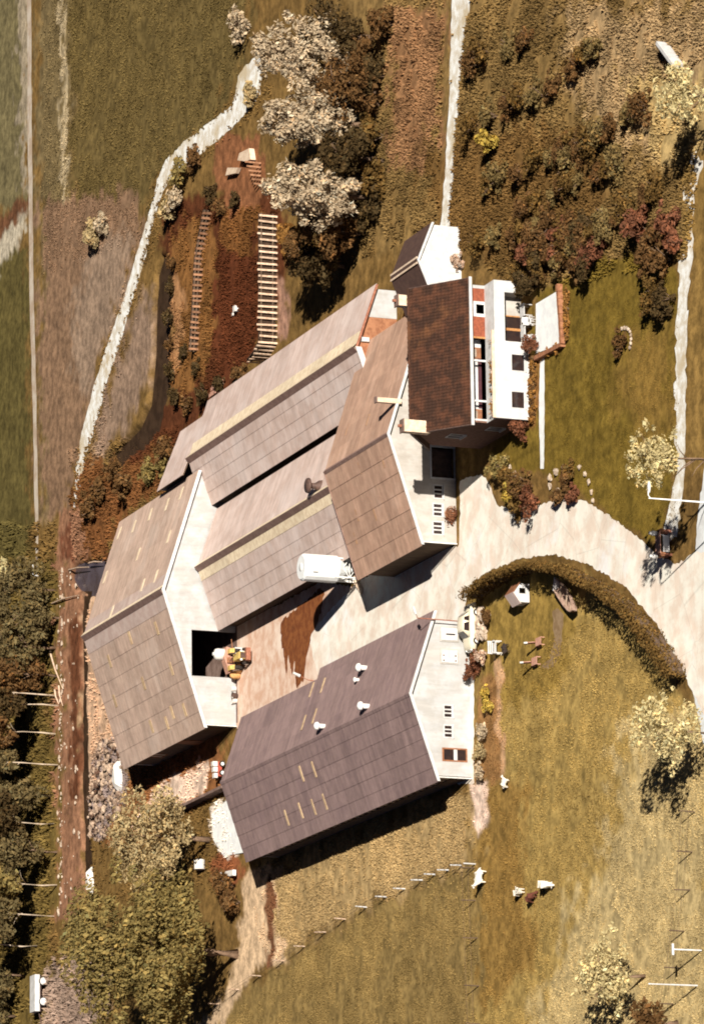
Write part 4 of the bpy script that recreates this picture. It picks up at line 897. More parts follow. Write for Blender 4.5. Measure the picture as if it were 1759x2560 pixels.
# ================================================================ yard things
# curved hedge along the drive
hp = [(1178,1492),(1210,1464),(1265,1434),(1340,1415),(1410,1426),(1490,1464),(1564,1517),(1628,1592),(1670,1656),(1686,1690)]
HP = [G(x, y, 1.05) for x, y in hp]; bl = []; core = []
for i in range(len(HP) - 1):
    n = max(2, int((HP[i + 1] - HP[i]).length / .35))
    for j in range(n):
        p = HP[i].lerp(HP[i + 1], j / n); core.append((p.x, p.y, 1.0)); bl.append((p.x + random.uniform(-.12, .12), p.y + random.uniform(-.12, .12), 1.1 + random.uniform(-.08, .14), .36 + random.uniform(-.05, .06), .36 + random.uniform(-.05, .06), 1.1))
hd = thing('hedge', 'curved clipped hedge following the inside of the drive', 'hedge', G(*hp[0]))
put('foliage', leaf_mesh('foliage', bl, 30000, .095, L_HEDGE, seed=5, shell=.9, up=.5), hd)
MB().tube([(a, b, .5) for a, b, c_ in core], [.24] * len(core), 8).tube(core, [.24] * len(core), 8).build('inner_branches', DARKWOOD, hd)

# cream car parked at the gable of the grey barn
def wheel(parent, c, r, w, axis, name='wheel'):
    c = Vector(c); ax = Vector(axis).normalized()
    k = MB(); k.tube([c - ax * w / 2, c - ax * w * .42, c + ax * w * .42, c + ax * w / 2], [r * .9, r, r, r * .9], 16); o = k.build(name, RUBBER, parent, True)
    k = MB(); k.tube([c - ax * (w / 2 + .012), c + ax * (w / 2 + .012)], r * .55, 12); k.build('rim', METAL, o); return o
p0 = G(1190, 1628); p1 = G(1190, 1512); d = (p0 - p1); d.z = 0; CL = d.length; d.normalize(); sd = Vector((-d.y, d.x, 0)); cc = (p0 + p1) / 2
car = thing('parked_car', 'cream saloon car parked by the gable of the grey barn', 'car', cc)
def cpt(s, l, z): q = cc + d * s + sd * l; return Vector((q.x, q.y, z))
def loft(secs, m, name, parent, smooth=True):
    k = MB(); n = len(secs[0]); vs = [v for s_ in secs for v in s_]; fs = []
    for i in range(len(secs) - 1):
        for j in range(n): fs.append((i * n + j, i * n + (j + 1) % n, (i + 1) * n + (j + 1) % n, (i + 1) * n + j))
    fs += [tuple(range(n))[::-1], tuple(range((len(secs) - 1) * n, len(secs) * n))]; k.add(vs, fs); return k.build(name, m, parent, smooth)
hl_ = CL / 2; secs = []
for s, hw, zt in ((-hl_, .62, .62), (-hl_ + .12, .74, .78), (-hl_ + .8, .8, .86), (-.2, .82, .88), (.6, .82, .88), (hl_ - .5, .79, .84), (hl_ - .1, .72, .74), (hl_, .6, .6)):
    secs.append([cpt(s, -hw, .30), cpt(s, -hw * 1.02, .55), cpt(s, -hw * .93, zt - .04), cpt(s, -hw * .7, zt), cpt(s, hw * .7, zt), cpt(s, hw * .93, zt - .04), cpt(s, hw * 1.02, .55), cpt(s, hw, .30)])
loft(secs, CARP, 'body', car)
secs = []
for s, hw, zt in ((-hl_ + .62, .70, .88), (-hl_ + 1.05, .64, 1.36), (-.1, .62, 1.42), (.35, .63, 1.38), (.85, .70, .88)):
    secs.append([cpt(s, -.74, .86), cpt(s, -hw, zt - .06), cpt(s, -hw * .8, zt), cpt(s, hw * .8, zt), cpt(s, hw, zt - .06), cpt(s, .74, .86)])
loft(secs, CARP, 'cabin', car)
for sgn in (-1, 1):
    for s0, s1 in ((-hl_ + 1.0, -.42), (-.34, .38)):
        k = MB(); a = .725 * sgn; b = .655 * sgn; q = [cpt(s0, a, .92), cpt(s1, a, .92), cpt(s1 - .06, b, 1.3), cpt(s0 + .1, b, 1.3)]; e = sd * (.02 * sgn)
        k.add([v + e for v in q] + [v - e for v in q], [(0, 1, 2, 3), (7, 6, 5, 4), (0, 4, 5, 1), (1, 5, 6, 2), (2, 6, 7, 3), (3, 7, 4, 0)]); k.build('side_window', GLASS, car)
for s0, s1, z0, z1, nm in ((.83, .42, .92, 1.33, 'windscreen'), (-hl_ + .66, -hl_ + .98, .92, 1.3, 'rear_window')):
    k = MB(); e = Vector((0, 0, .03)); q = [cpt(s0, -.6, z0), cpt(s0, .6, z0), cpt(s1, .54, z1), cpt(s1, -.54, z1)]; k.add([v + e for v in q] + [v - e for v in q], [(0, 1, 2, 3), (7, 6, 5, 4), (0, 4, 5, 1), (1, 5, 6, 2), (2, 6, 7, 3), (3, 7, 4, 0)]); k.build(nm, GLASS, car)
for s in (-hl_ + .72, hl_ - .72):
    for l in (-.74, .74): wheel(car, cpt(s, l, .30), .30, .18, sd)
for s in (-hl_ - .03, hl_ + .03): MB().beam(cpt(s, -.7, .42), cpt(s, .7, .42), .1, .12).build('bumper', METAL, car)
for l in (-.5, .5): MB().tube([cpt(hl_ - .06, l, .62), cpt(hl_ + .03, l, .62)], .09, 10).build('headlight', METAL, car)
# stones beside the car
for i, (x, y, s_) in enumerate(((1207,1533,.7),(1212,1550,.75),(1206,1562,.8),(1214,1572,.7),(1204,1583,.75),(1212,1590,.6),(1200,1545,.5),(1222,1540,.45))):
    p = G(x, y); tag(MB().lump((p.x, p.y, s_ * .25), (s_ * .7, s_ * .6, s_ * .5), i + 20, jit=.3).build('boulder', STONE), 'pale boulder in the rockery beside the cream car', 'stone', 'rockery boulders by the car')
# white garden bench
p = G(1250, 1619); gb = thing('garden_bench', 'small white slatted bench on the lawn near the car', 'bench', p)
for sx in (-.46, .46):
    for dy in (-.2, .2): MB().box(p.x + sx - .04, p.y + dy - .04, 0, p.x + sx + .04, p.y + dy + .04, .45 if dy < 0 else 1.0).build('leg', WHITE2, gb)
    MB().box(p.x + sx - .05, p.y - .24, .6, p.x + sx + .05, p.y + .16, .66).build('armrest', WHITE2, gb)
for i in range(4): MB().box(p.x - .5, p.y - .24 + .115 * i, .45, p.x + .5, p.y - .15 + .115 * i, .49).build('seat_slat', WHITE2, gb)
for i in range(3): MB().box(p.x - .42, p.y + .165, .55 + .16 * i, p.x + .42, p.y + .195, .66 + .16 * i).build('back_slat', WHITE2, gb)
# animals: one continuous skinned body each
def animal(name, label, cat, px, ang, m, L=1.0, head_m=None, down=False, group=None, face=None):
    p = G(*px); p.z = 0
    o_ = thing(name, label, cat, p, group); s_ = L
    me = bpy.data.meshes.new('body'); H_ = .52 * s_
    hd_ = (.72, 0, .15) if down else (.68, 0, .86)
    V = [(0, 0, H_), (-.22, 0, H_ + .02), (-.42, 0, H_), (.22, 0, H_), (.40, 0, H_ + .02), ((.55, 0, .40 if down else .70)), hd_, (hd_[0] + .17, 0, hd_[1] + hd_[2] - .05)]
    V = [(a * s_, b * s_, c_ if i < 5 else c_ * s_) for i, (a, b, c_) in enumerate(V)]
    E_ = [(0, 1), (1, 2), (0, 3), (3, 4), (4, 5), (5, 6), (6, 7)]; Rr = [.24, .24, .19, .24, .2, .11, .10, .055]
    for sx, rt in ((.34, 4), (-.36, 2)):
        for sy in (-.13, .13):
            k0 = len(V); V += [(sx * s_, sy * s_, .36 * s_), ((sx - .03 if sx < 0 else sx + .01) * s_, sy * s_, .18 * s_), (sx * s_, sy * s_, .015)]; E_ += [(rt, k0), (k0, k0 + 1), (k0 + 1, k0 + 2)]; Rr += [.085, .045, .04]
    k0 = len(V); V += [(-.55 * s_, 0, .50 * s_), (-.6 * s_, 0, .38 * s_)]; E_ += [(2, k0), (k0, k0 + 1)]; Rr += [.05, .03]
    me.from_pydata(V, E_, []); me.materials.append(m); o = put('body', me, o_)
    o.matrix_parent_inverse = Matrix(); o.rotation_euler = (0, 0, ang)
    bm = bmesh.new(); bm.from_mesh(me); lay = bm.verts.layers.skin.verify(); bm.verts.ensure_lookup_table()
    for i, v in enumerate(bm.verts): v[lay].radius = (Rr[i] * s_, Rr[i] * s_); v[lay].use_root = (i == 0)
    bm.to_mesh(me); bm.free()
    o.modifiers.new('skin', 'SKIN'); sb = o.modifiers.new('sub', 'SUBSURF'); sb.levels = 2; sb.render_levels = 2
    for sy in (-.11, .11):
        q = MB(); c_ = Vector((hd_[0] * s_ - .03, sy * s_, (hd_[2] + .05) * s_)); q.tube([c_, c_ + Vector((-.03, sy * 1.1, -.01)) * s_], [.045 * s_, .012 * s_], 6); e = q.build('ear', head_m or m, o_); e.matrix_parent_inverse = Matrix(); e.rotation_euler = (0, 0, ang)
    return o_
animal('sheep', 'white sheep standing broadside near the fence corner', 'sheep', (1213, 2192), R(180 - 13), WOOL, 1.12)
animal('sheep', 'white sheep beside the brown lamb in the field', 'sheep', (1307, 2231), R(-75), WOOL, .95)
animal('lamb', 'dark brown lamb next to the white sheep', 'sheep', (1337, 2245), R(-60), BWOOL, .95, down=True)
animal('sheep', 'white grazing sheep with head towards the road', 'sheep', (1374, 2212), R(-100), WOOL, 1.15, down=True)
animal('lamb', 'small white lamb standing near the corner of the grey barn', 'sheep', (1270, 1958), R(-30), WOOL, .75)
animal('dog', 'black and white dog beside the white garden bench', 'dog', (1272, 1622), R(200), BLACKF, .8, WOOL)

# playhouse
p = G(1322, 1483); ph_ = thing('playhouse', 'tiny white playhouse with pink roof under the hedge', 'playhouse', p)
a, b, hz, rz = .72, 1.35, .82, 1.35
ho = [rect(p.x - .05, .32, p.x + .38, .82)]
wall('front_wall', WHITE2, ph_, [(p.x - a, 0), (p.x + a, 0), (p.x + a, hz), (p.x, rz - .05), (p.x - a, hz)], ho, 'Y', p.y, .06)
wall('rear_wall', WHITE2, ph_, [(p.x - a, 0), (p.x + a, 0), (p.x + a, hz), (p.x, rz - .05), (p.x - a, hz)], [], 'Y', p.y + b, .06)
for s_ in (-1, 1):
    xx = p.x + s_ * a; MB().box(min(xx, xx - s_ * .06), p.y + .062, 0, max(xx, xx - s_ * .06), p.y + b - .002, hz).build('side_wall', WHITE2, ph_)
    k = MB(); q = [Vector((p.x, p.y - .12, rz)), Vector((p.x, p.y + b + .15, rz)), Vector((p.x + s_ * (a + .14), p.y + b + .15, hz - .1)), Vector((p.x + s_ * (a + .14), p.y - .12, hz - .1))]; e = Vector((0, 0, .05))
    k.add(q + [v + e for v in q], [(0, 1, 2, 3), (7, 6, 5, 4), (0, 4, 5, 1), (1, 5, 6, 2), (2, 6, 7, 3), (3, 7, 4, 0)]); k.build('roof_slope', ROOF_D if s_ < 0 else BROWNWOOD, ph_)
MB().box(p.x - .09, p.y - .05, .28, p.x + .42, p.y - .005, .32).build('sill', WHITE2, ph_)
# rowing boat on the lawn
q0 = G(1404, 1462); q1 = G(1452, 1528); bd = (q1 - q0); BL = min(bd.length, 4.6); bd.normalize(); bs_ = Vector((-bd.y, bd.x, 0)); bc = (q0 + q1) / 2
bo = thing('rowing_boat', 'old rowing boat with white stern lying beside the hedge', 'boat', bc)
secs = []; inn = []
for t, w_, dz in ((-.5, .52, .02), (-.3, .66, 0), (0, .72, 0), (.25, .6, .02), (.42, .3, .1), (.5, .04, .22)):
    c_ = bc + bd * (BL * t); tl = .16
    def q_(l, z): return Vector((c_.x + bs_.x * l, c_.y + bs_.y * l, z + l * tl + .12))
    secs.append([q_(-w_, .52 + dz), q_(-w_ * .85, .2 + dz), q_(-w_ * .35, .02 + dz), q_(w_ * .35, .02 + dz), q_(w_ * .85, .2 + dz), q_(w_, .52 + dz), q_(w_ * .93, .52 + dz), q_(w_ * .76, .24 + dz), q_(w_ * .3, .09 + dz), q_(-w_ * .3, .09 + dz), q_(-w_ * .76, .24 + dz), q_(-w_ * .93, .52 + dz)])
loft(secs, mat('bleached_hull', (.30, .21, .165, 1), (.2, .13, .1, 1), 4, .8), 'hull', bo, False)
c_ = bc + bd * (-BL * .5); MB().add([c_ + bs_ * l + Vector((0, 0, z + l * .16 + .12)) - bd * o for o in (.02, .09) for l, z in ((-.56, .56), (-.46, .2), (-.2, .0), (.2, .0), (.46, .2), (.56, .56))], [(0, 1, 2, 3, 4, 5), (11, 10, 9, 8, 7, 6)] + [(i, (i + 1) % 6, 6 + (i + 1) % 6, 6 + i) for i in range(6)]).build('transom', WHITE2, bo)
for t in (-.25, .05, .25):
    c_ = bc + bd * (BL * t); MB().beam(c_ - bs_ * .55 + Vector((0, 0, .42)), c_ + bs_ * .55 + Vector((0, 0, .58)), .2, .04).build('thwart', GREYWOOD, bo)
# two lawn chairs
for i, (x, y, lb) in enumerate(((1352, 1606, 'pale reclining lawn chair with white headrest nearer the boat'), (1342, 1655, 'pale reclining lawn chair with white headrest nearer the bench'))):
    p = G(x, y); t_ = thing('lawn_chair', lb, 'chair', p, 'lawn chairs')
    for sx in (-.28, .28):
        MB().beam((p.x + sx, p.y - .7, .30), (p.x + sx, p.y + .25, .34), .05, .05).build('rail', PINKB, t_)
        for dy in (-.6, .2): MB().box(p.x + sx - .03, p.y + dy - .03, 0, p.x + sx + .03, p.y + dy + .03, .31).build('leg', PINKB, t_)
    MB().add([(p.x + a, p.y + b, z) for e in (0, .04) for a, b, z in ((-.3, -.7, .33 + e), (.3, -.7, .33 + e), (.3, .2, .36 + e), (-.3, .2, .36 + e))], [(0, 1, 2, 3), (7, 6, 5, 4), (0, 4, 5, 1), (1, 5, 6, 2), (2, 6, 7, 3), (3, 7, 4, 0)]).build('seat', PINKB, t_)
    MB().beam((p.x, p.y + .2, .38), (p.x, p.y + .55, .82), .6, .05, (1, 0, 0)).build('backrest', PINKB, t_); MB().beam((p.x, p.y + .56, .84), (p.x, p.y + .72, 1.08), .42, .12, (1, 0, 0)).build('headrest', WHITE2, t_)
# milk stand at the end of the drive
p = G(1672, 1360); ms = thing('milk_stand', 'brown roadside stand with white front board at the drive mouth', 'stand', p)
for sx in (-.85, .85):
    for dy in (-.3, .3): MB().box(p.x + sx - .09, p.y + dy - .09, 0, p.x + sx + .09, p.y + dy + .09, .95).build('post', RUST, ms)
    MB().box(p.x + sx - .14, p.y - .42, .55, p.x + sx + .14, p.y + .42, .85).build('end_board', BROWNWOOD, ms)
for i in range(4): MB().box(p.x - .78, p.y - .4 + .21 * i, .86, p.x + .78, p.y - .22 + .21 * i, .92).build('slat', PINKB, ms)
MB().box(p.x - .7, p.y - .5, .25, p.x + .5, p.y - .44, .72).build('front_board', WHITE2, ms)
for sx, lb in ((-.95, 'white milk churn at the left end of the roadside stand'), (.72, 'white milk churn at the right end of the roadside stand')):
    k = MB(); k.lathe((p.x + sx, p.y + .1, .955 if abs(sx) < .9 else .955), [(.17, 0), (.18, .32), (.10, .44), (.12, .5), (.13, .56), (.02, .58)], 12); tag(k.build('milk_churn', WHITE2, None, True), lb, 'churn', 'churns on the roadside stand')
# street lamp by the road
p = G(1852, 1263); sl_ = thing('street_lamp', 'white street lamp pole with oval lamp beside the road', 'street lamp', p)
MB().tube([(p.x, p.y, 0), (p.x, p.y, 3.5), (p.x, p.y, 7.0)], [.08, .06, .04], 10).build('pole', METAL, sl_, True)
MB().tube([(p.x, p.y, 6.85), (p.x + .2, p.y, 7.02), (p.x + .5, p.y, 7.02)], .04, 8).build('arm', METAL, sl_, True)
k = MB(); k.lathe((0, 0, 0), [(.02, -.42), (.12, -.36), (.17, -.1), (.17, .15), (.10, .36), (.02, .42)], 12)
k.v = [(p.x + .78 + z, p.y + x, 6.95 + y * .6) for x, y, z in k.v]; k.build('lamp_head', WHITE2, sl_, True)
# yard lamps on the barn corners
def yard_lamp(label, foot, top, head, ypl):
    a = PY(*foot, ypl); b = PY(*top, ypl); c_ = PY(*head, ypl)
    t_ = thing('yard_lamp', label, 'lamp', (a.x, a.y, max(0, a.z)))
    MB().tube([a, b], .045, 8).build('pole', RUST, t_); MB().tube([b, b.lerp(c_, .6)], .03, 6).build('arm', RUST, t_)
    k = MB(); e = (c_ - b).normalized() * .32; k.tube([c_ - e, c_ + e], [.14, .1], 10); k.build('lamp_head', WHITE2, t_); return t_
yard_lamp('rusty pole lamp at the yard corner of the grey barn', (1146, 1553), (1043, 1545), (1036, 1526), AY0 - .35)
q = G(790, 1703); yard_lamp('white headed pole lamp behind the grey barn in the yard', (790, 1703), (770, 1700), (741, 1686), q.y)

# tractor in front of the doorway
tp = G(612, 1648); tr = thing('tractor', 'old yellow tractor with black wheels outside the open barn doorway', 'tractor', tp)
X, Y = tp.x, tp.y
for s in (-1, 1):
    wheel(tr, (X + s * .75, Y + .55, .62), .62, .34, (1, 0, 0)); wheel(tr, (X + s * .62, Y - 1.35, .36), .36, .2, (1, 0, 0))
    MB().prism([(Y + .0, .95), (Y + .3, 1.28), (Y + .85, 1.3), (Y + 1.15, .95), (Y + 1.0, .95), (Y + .8, 1.2), (Y + .35, 1.2), (Y + .12, .95)], 'X', X + s * .75 - .2, X + s * .75 + .2).build('mudguard', YELP, tr)
MB().prism([(Y - 1.75, .5), (Y - 1.75, 1.08), (Y - 1.6, 1.16), (Y - .35, 1.2), (Y - .2, 1.0), (Y - .2, .5)], 'X', X - .3, X + .3).build('bonnet', YELP, tr)
MB().box(X - .34, Y - .2, .45, X + .34, Y + 1.0, .78).build('chassis', DARKM, tr); MB().box(X - .26, Y - 1.8, .52, X + .26, Y - 1.752, 1.05).build('grille', DARKM, tr)
MB().prism([(Y + .35, .8), (Y + .35, .95), (Y + .75, .95), (Y + .8, 1.35), (Y + .88, 1.35), (Y + .85, .8)], 'X', X - .24, X + .24).build('seat', BROWNWOOD, tr)
MB().tube([(X, Y - .15, 1.0), (X, Y + .12, 1.25)], .03, 6).build('steering_column', DARKM, tr); k = MB(); k.tube([(X + .2 * math.cos(t), Y + .12 + .12 * math.sin(t), 1.27 + .12 * math.sin(t)) for t in [i * .5236 for i in range(13)]], .02, 6, False); k.build('steering_wheel', DARKM, tr)
MB().tube([(X + .2, Y - 1.0, 1.15), (X + .2, Y - 1.0, 1.75)], .04, 8).build('exhaust', DARKM, tr)
for s in (-1, 1): MB().tube([(X + s * .38, Y - 1.62, .95), (X + s * .38, Y - 1.75, .95)], .1, 10).build('headlight', METAL, tr)
k = MB().box(X - .55, Y - 2.5, .35, X + .55, Y - 2.1, .75).beam((X - .4, Y - 2.1, .5), (X - .25, Y - 1.6, .55), .08, .08).beam((X + .4, Y - 2.1, .5), (X + .25, Y - 1.6, .55), .08, .08); k.build('loader_bucket', RUST, tr)
# stores in the doorway
def px3(x, y, z): return G(x, y, z)
p = PY(560, 1632, CY0 - .1); Yd = CY0 - .3
tk = thing('white_tank', 'white cylindrical tank standing in the barn doorway', 'tank', (p.x, Yd, 0))
q = PY(535, 1635, Yd); MB().lathe((q.x, Yd, 0), [(.35, 0), (.5, .05), (.52, 1.9), (.46, 2.15), (.2, 2.25)], 18).build('shell', TARP, tk, True); MB().lathe((q.x, Yd, 2.25), [(.16, 0), (.16, .12), (.05, .15)], 10).build('cap', WHITE2, tk)
for s in (-.3, .3): MB().box(q.x + s - .06, Yd - .45, 0, q.x + s + .06, Yd + .45, .06).build('foot', DARKM, tk)
for i, (x, y) in enumerate(((560,1678),(556,1668),(552,1683))):
    q = PY(x, y, Yd - .4 - .5 * (i % 2)); tag(MB().lump((q.x, q.y, .35 + .0 * i), (.5, .42, .36 + .12 * i), 40 + i, jit=.12).build('grain_sack', SACK, None, True), 'full tan sack just inside the barn doorway', 'sack', 'sacks in the doorway')
q = PY(585, 1652, Yd - .25)
hc = thing('hay_cart', 'pinkish wooden handcart between the tank and the tractor', 'cart', (q.x, q.y, 0))
k = MB().prism([(q.x - 1.0, .45), (q.x + .9, .45), (q.x + 1.15, 1.3), (q.x + .2, 1.55), (q.x - 1.2, 1.1)], 'Y', q.y - .45, q.y + .45); k.build('box', PINKB, hc)
for s in (-.5, .5): wheel(hc, (q.x, q.y + s * 1.15, .32), .32, .1, (0, 1, 0))
MB().beam((q.x + .95, q.y, .6), (q.x + 1.9, q.y - .1, .75), .07, .07).build('handle', BROWNWOOD, hc)
k = MB().box(q.x + .25, q.y - 1.3, 0, q.x + .95, q.y - .8, .75).box(q.x + .22, q.y - 1.33, .75, q.x + .98, q.y - .77, .82); tag(k.build('white_crate', WHITE2), 'white crate standing in front of the pink handcart', 'crate')
for i, (x, y, m, lb) in enumerate(((585,1702,PINKB,'pink plastic tub by the doorway wall'), (590,1722,TARP,'white bucket by the large barn wall'), (594,1740,DARKM,'dark bucket by the large barn wall'), (592,1752,TARP,'pale bucket farthest from the doorway'))):
    q = G(x, y); k = MB(); k.lathe((q.x, q.y, 0), [(.22, 0), (.3, .45), (.33, .46), (.33, .5), (.28, .49), (.2, .1)], 12); tag(k.build('bucket', m), lb, 'bucket')
# brown tangle of bent branches against the brown roofed barn
p = G(1140, 1290); tg = thing('withered_bush', 'withered brown bush with looping stems against the white barn gable', 'shrub', p)
k = MB()
for i in range(12):
    r_ = random.Random(i); a = r_.uniform(0, 3.14); R_ = r_.uniform(.3, .62)
    k.tube([(p.x + .1 + math.cos(a) * R_ * math.cos(t), p.y - .25 + .3 * math.sin(a) * math.cos(t), .45 + R_ * math.sin(t) * .9 + .1 * r_.random()) for t in [j * .45 - .3 for j in range(9)]], .025, 5)
k.v = [(a, b, max(.01, c_)) for a, b, c_ in k.v]; k.build('stems', BROWNWOOD, tg)
put('foliage', leaf_mesh('foliage', [(p.x - .2, p.y - .2, .6, .5, .3, .45), (p.x + .1, p.y - .3, .35, .5, .3, .3)], 420, .1, L_RUSSET, seed=9), tg)

# ================================================================ behind the grey barn
def lowwall(name, label, a, b, h, th, m, cat='wall'):
    A_ = G(*a); B_ = G(*b); k = MB().beam(A_ + Vector((0, 0, h / 2)), B_ + Vector((0, 0, h / 2)), th, h); w_ = k.build(name, m)
    return tag(w_, label, cat)
lowwall('concrete_wall', 'low dark concrete wall between the grey barn and the rear barn', (432, 2038), (578, 1968), .95, .25, DCONC)  # one dark concrete colour over the whole wall
slab('concrete_pad', 'white concrete pad behind the grey barn', 'pad', [(530,2035),(570,2000),(640,2060),(620,2130),(560,2140),(535,2100)], M_PATIO, .004, .06)
k = MB().beam(G(560, 2190) + Vector((0, 0, .4)), G(598, 2182) + Vector((0, 0, .45)), .5, .3); tag(k.build('trough', METAL), 'pale metal trough behind the corner of the grey barn', 'trough')
p = G(512, 2160); k = MB(); k.tube([(p.x - .5, p.y, .5), (p.x + .35, p.y, .5)], .48, 16); k.tube([(p.x + .36, p.y, .5), (p.x + .38, p.y, .5)], .38, 16); tag(k.build('barrel', TARP), 'white barrel lying on its side by the pad', 'barrel')
p = G(560, 1920); rc = thing('red_cart', 'red and white machine against the rear of the grey barn', 'cart', p)
MB().box(p.x - .8, p.y - .3, .3, p.x + .5, p.y + .35, .62).build('tray', REDP, rc)
for i, x in enumerate((-.7, -.15, .35)): MB().box(p.x + x - .22, p.y - .1, .63, p.x + x + .2, p.y + .4, .95 + .06 * i).build('tank', TARP, rc)
for s in (-.5, .3): wheel(rc, (p.x + s, p.y - .36, .28), .28, .12, (0, 1, 0))
# white tarpaulins
for (pts, lb) in (([(292,1925),(300,1895),(306,1935),(307,1970),(300,1984),(294,1960)], 'white tarpaulin strip at the back corner of the rear barn'), ([(226,2215),(231,2165),(236,2215),(232,2235)], 'small white tarpaulin strip beside the stream')):
    w_ = [G(*q) for q in pts]; c_ = sum(w_, Vector()) / len(w_); k = MB(); n = len(w_)
    k.add([(v.x, v.y, .0) for v in w_] + [((v.x * .6 + c_.x * .4), (v.y * .6 + c_.y * .4), .55 + .1 * (i % 2)) for i, v in enumerate(w_)], [tuple(range(n, 2 * n))] + [(i, (i + 1) % n, n + (i + 1) % n, n + i) for i in range(n)] + [tuple(range(n))[::-1]]); tag(k.build('tarpaulin', TARP), lb, 'tarpaulin')
# rubble heap
r_ = random.Random(4); k = MB()
for i in range(520):
    x, y = r_.uniform(222, 305), r_.uniform(1845, 2105)
    if sdf(np.array([[x, y]]), [(262,1840),(300,1860),(310,2020),(258,2108),(224,2085),(232,1940)])[0] > 0: continue
    q = G(x, y); s_ = r_.choice((.08, .12, .16, .22, .34)) * r_.uniform(.7, 1.2); k.lump((q.x, q.y, s_ * .35 + r_.uniform(0, .5) * (r_.random() < .4)), (s_, s_, s_ * .8), i, 6, 4, .3)
stuff(tag(k.build('rubble_heap', mat('ash_rubble', S(186, 160, 134), S(84, 60, 46), 1.1, 1.0)), 'grey rubble and ash heap behind the rear barn', 'rubble'))
k = MB(); r_ = random.Random(9)
for i in range(210):
    q = G(r_.choice((r_.gauss(152, 3), r_.gauss(152, 4), r_.uniform(150, 200))), r_.uniform(1420, 2290)); s_ = r_.choice((.04, .06, .09, .15)) * r_.uniform(.7, 1.3); k.lump((q.x, q.y, s_ * .2), (s_ * 1.5, s_, s_ * .7), i, 6, 4, .3)
stuff(tag(k.build('bank_stones', STONE), 'pale stones strewn along the muddy stream bank', 'stones'))
# fallen branches on the bank
for i, (a, b) in enumerate((((128,1630),(160,1722)), ((150,1715),(160,1765)), ((130,1510),(200,1488)), ((175,1425),(225,1418)), ((225,1408),(258,1405)), ((140,1725),(150,1760)))):
    A_ = G(*a); B_ = G(*b); k = MB(); k.tube([A_ + Vector((0, 0, .1)), A_.lerp(B_, .5) + Vector((.1, .1, .2)), B_ + Vector((0, 0, .1))], [.1, .08, .04], 6); tag(k.build('fallen_branch', GREYWOOD), 'bare branch lying on the muddy stream bank', 'branch', 'branches on the bank')
# white wagon by the wood
p = G(112, 2480); wg = thing('farm_wagon', 'white farm wagon with white wheels at the edge of the wood', 'wagon', p)
MB().box(p.x - 2.0, p.y - .8, .75, p.x + 1.6, p.y + .8, 1.25).build('body', WHITE2, wg); MB().box(p.x - 2.0, p.y - .6, .55, p.x + 1.5, p.y + .6, .745).build('chassis', DARKM, wg)
for s in (-1.05, .95):
    for dy in (-.86, .86): 
        c_ = Vector((p.x + s, p.y + dy, .42)); k = MB(); k.tube([c_ - Vector((0, .09, 0)), c_ + Vector((0, .09, 0))], .42, 16); o = k.build('wheel', RUBBER, wg); k = MB(); k.tube([c_ - Vector((0, .11, 0)), c_ + Vector((0, .11, 0))], .36, 16); k.build('rim', WHITE2, o)
MB().beam((p.x - 2.0, p.y, .6), (p.x - 3.2, p.y - .2, .35), .1, .1).build('drawbar', DARKM, wg)
# barrier by the far ditch
p = G(103, 1440); br = thing('field_barrier', 'white bracket shaped barrier beside the far ditch', 'barrier', p)
MB().box(p.x - .07, p.y - .07, 0, p.x + .07, p.y + .07, .8).build('post', WHITE2, br); MB().beam((p.x - .1, p.y, .82), (p.x + 1.1, p.y, .86), .12, .1).build('arm', WHITE2, br)

# ================================================================ fences
def post(parent, p, h, r, m, name='post'): MB().tube([(p.x, p.y, -.1), (p.x + random.uniform(-.05, .05), p.y, h)], [r, r * .85], 7).build(name, m, parent)
f1 = thing('paddock_fence', 'wire fence with white posts crossing the rough grass behind the sheep', 'fence', G(1190, 2160)); fp = []
for (x, y) in ((1186,2160),(1153,2163),(1120,2175),(1087,2186),(1054,2200),(1010,2222),(965,2242),(915,2268),(862,2298),(812,2330),(760,2366),(708,2402),(650,2440),(596,2474),(545,2510)):
    p = G(x, y); fp.append(p); post(f1, p, .95, .06, WHITE2 if x > 900 else GREYWOOD)
for z in (.4, .85): MB().tube([p + Vector((0, 0, z)) for p in fp], .012, 4).build('wire', DARKM, f1)
for pts, lb in (([(1184,2170),(1186,2251),(1190,2345),(1194,2465),(1198,2560)], 'dark post and wire fence down the middle of the sheep field'), ([(1735,2030),(1728,2130),(1722,2225),(1708,2328),(1696,2420),(1680,2510)], 'dark post and wire fence along the road edge of the sheep field')):
    f2 = thing('field_fence', lb, 'fence', G(*pts[0])); fp = []
    for x, y in pts: p = G(x, y); fp.append(p); post(f2, p, 1.15, .05, DARKWOOD)
    for z in (.5, 1.0): MB().tube([p + Vector((0, 0, z)) for p in fp], .01, 4).build('wire', DARKM, f2)
p = G(1752, 2376); cl = thing('line_post', 'white T shaped post near the road edge of the field', 'post', p)
MB().box(p.x - .045, p.y - .045, 0, p.x + .045, p.y + .045, 2.1).build('upright', WHITE2, cl); MB().box(p.x - .4, p.y - .05, 2.1, p.x + .4, p.y + .05, 2.24).build('crossbar', WHITE2, cl)
p = G(1742, 2464); cl = thing('line_pole', 'tall thin white pole at the lower edge of the field', 'post', p)
MB().tube([(p.x, p.y, 0), (p.x, p.y, 3.6)], [.06, .04], 8).build('upright', WHITE2, cl); MB().lathe((p.x, p.y, 3.6), [(.07, 0), (.05, .1), (.01, .13)], 8).build('finial', WHITE2, cl)
p = G(1680, 150); k = MB().beam(G(1668, 110) + Vector((0, 0, .5)), G(1708, 165) + Vector((0, 0, .5)), .25, .9); tag(k.build('white_wall', WHITE2), 'short white wall at the corner by the road', 'wall')

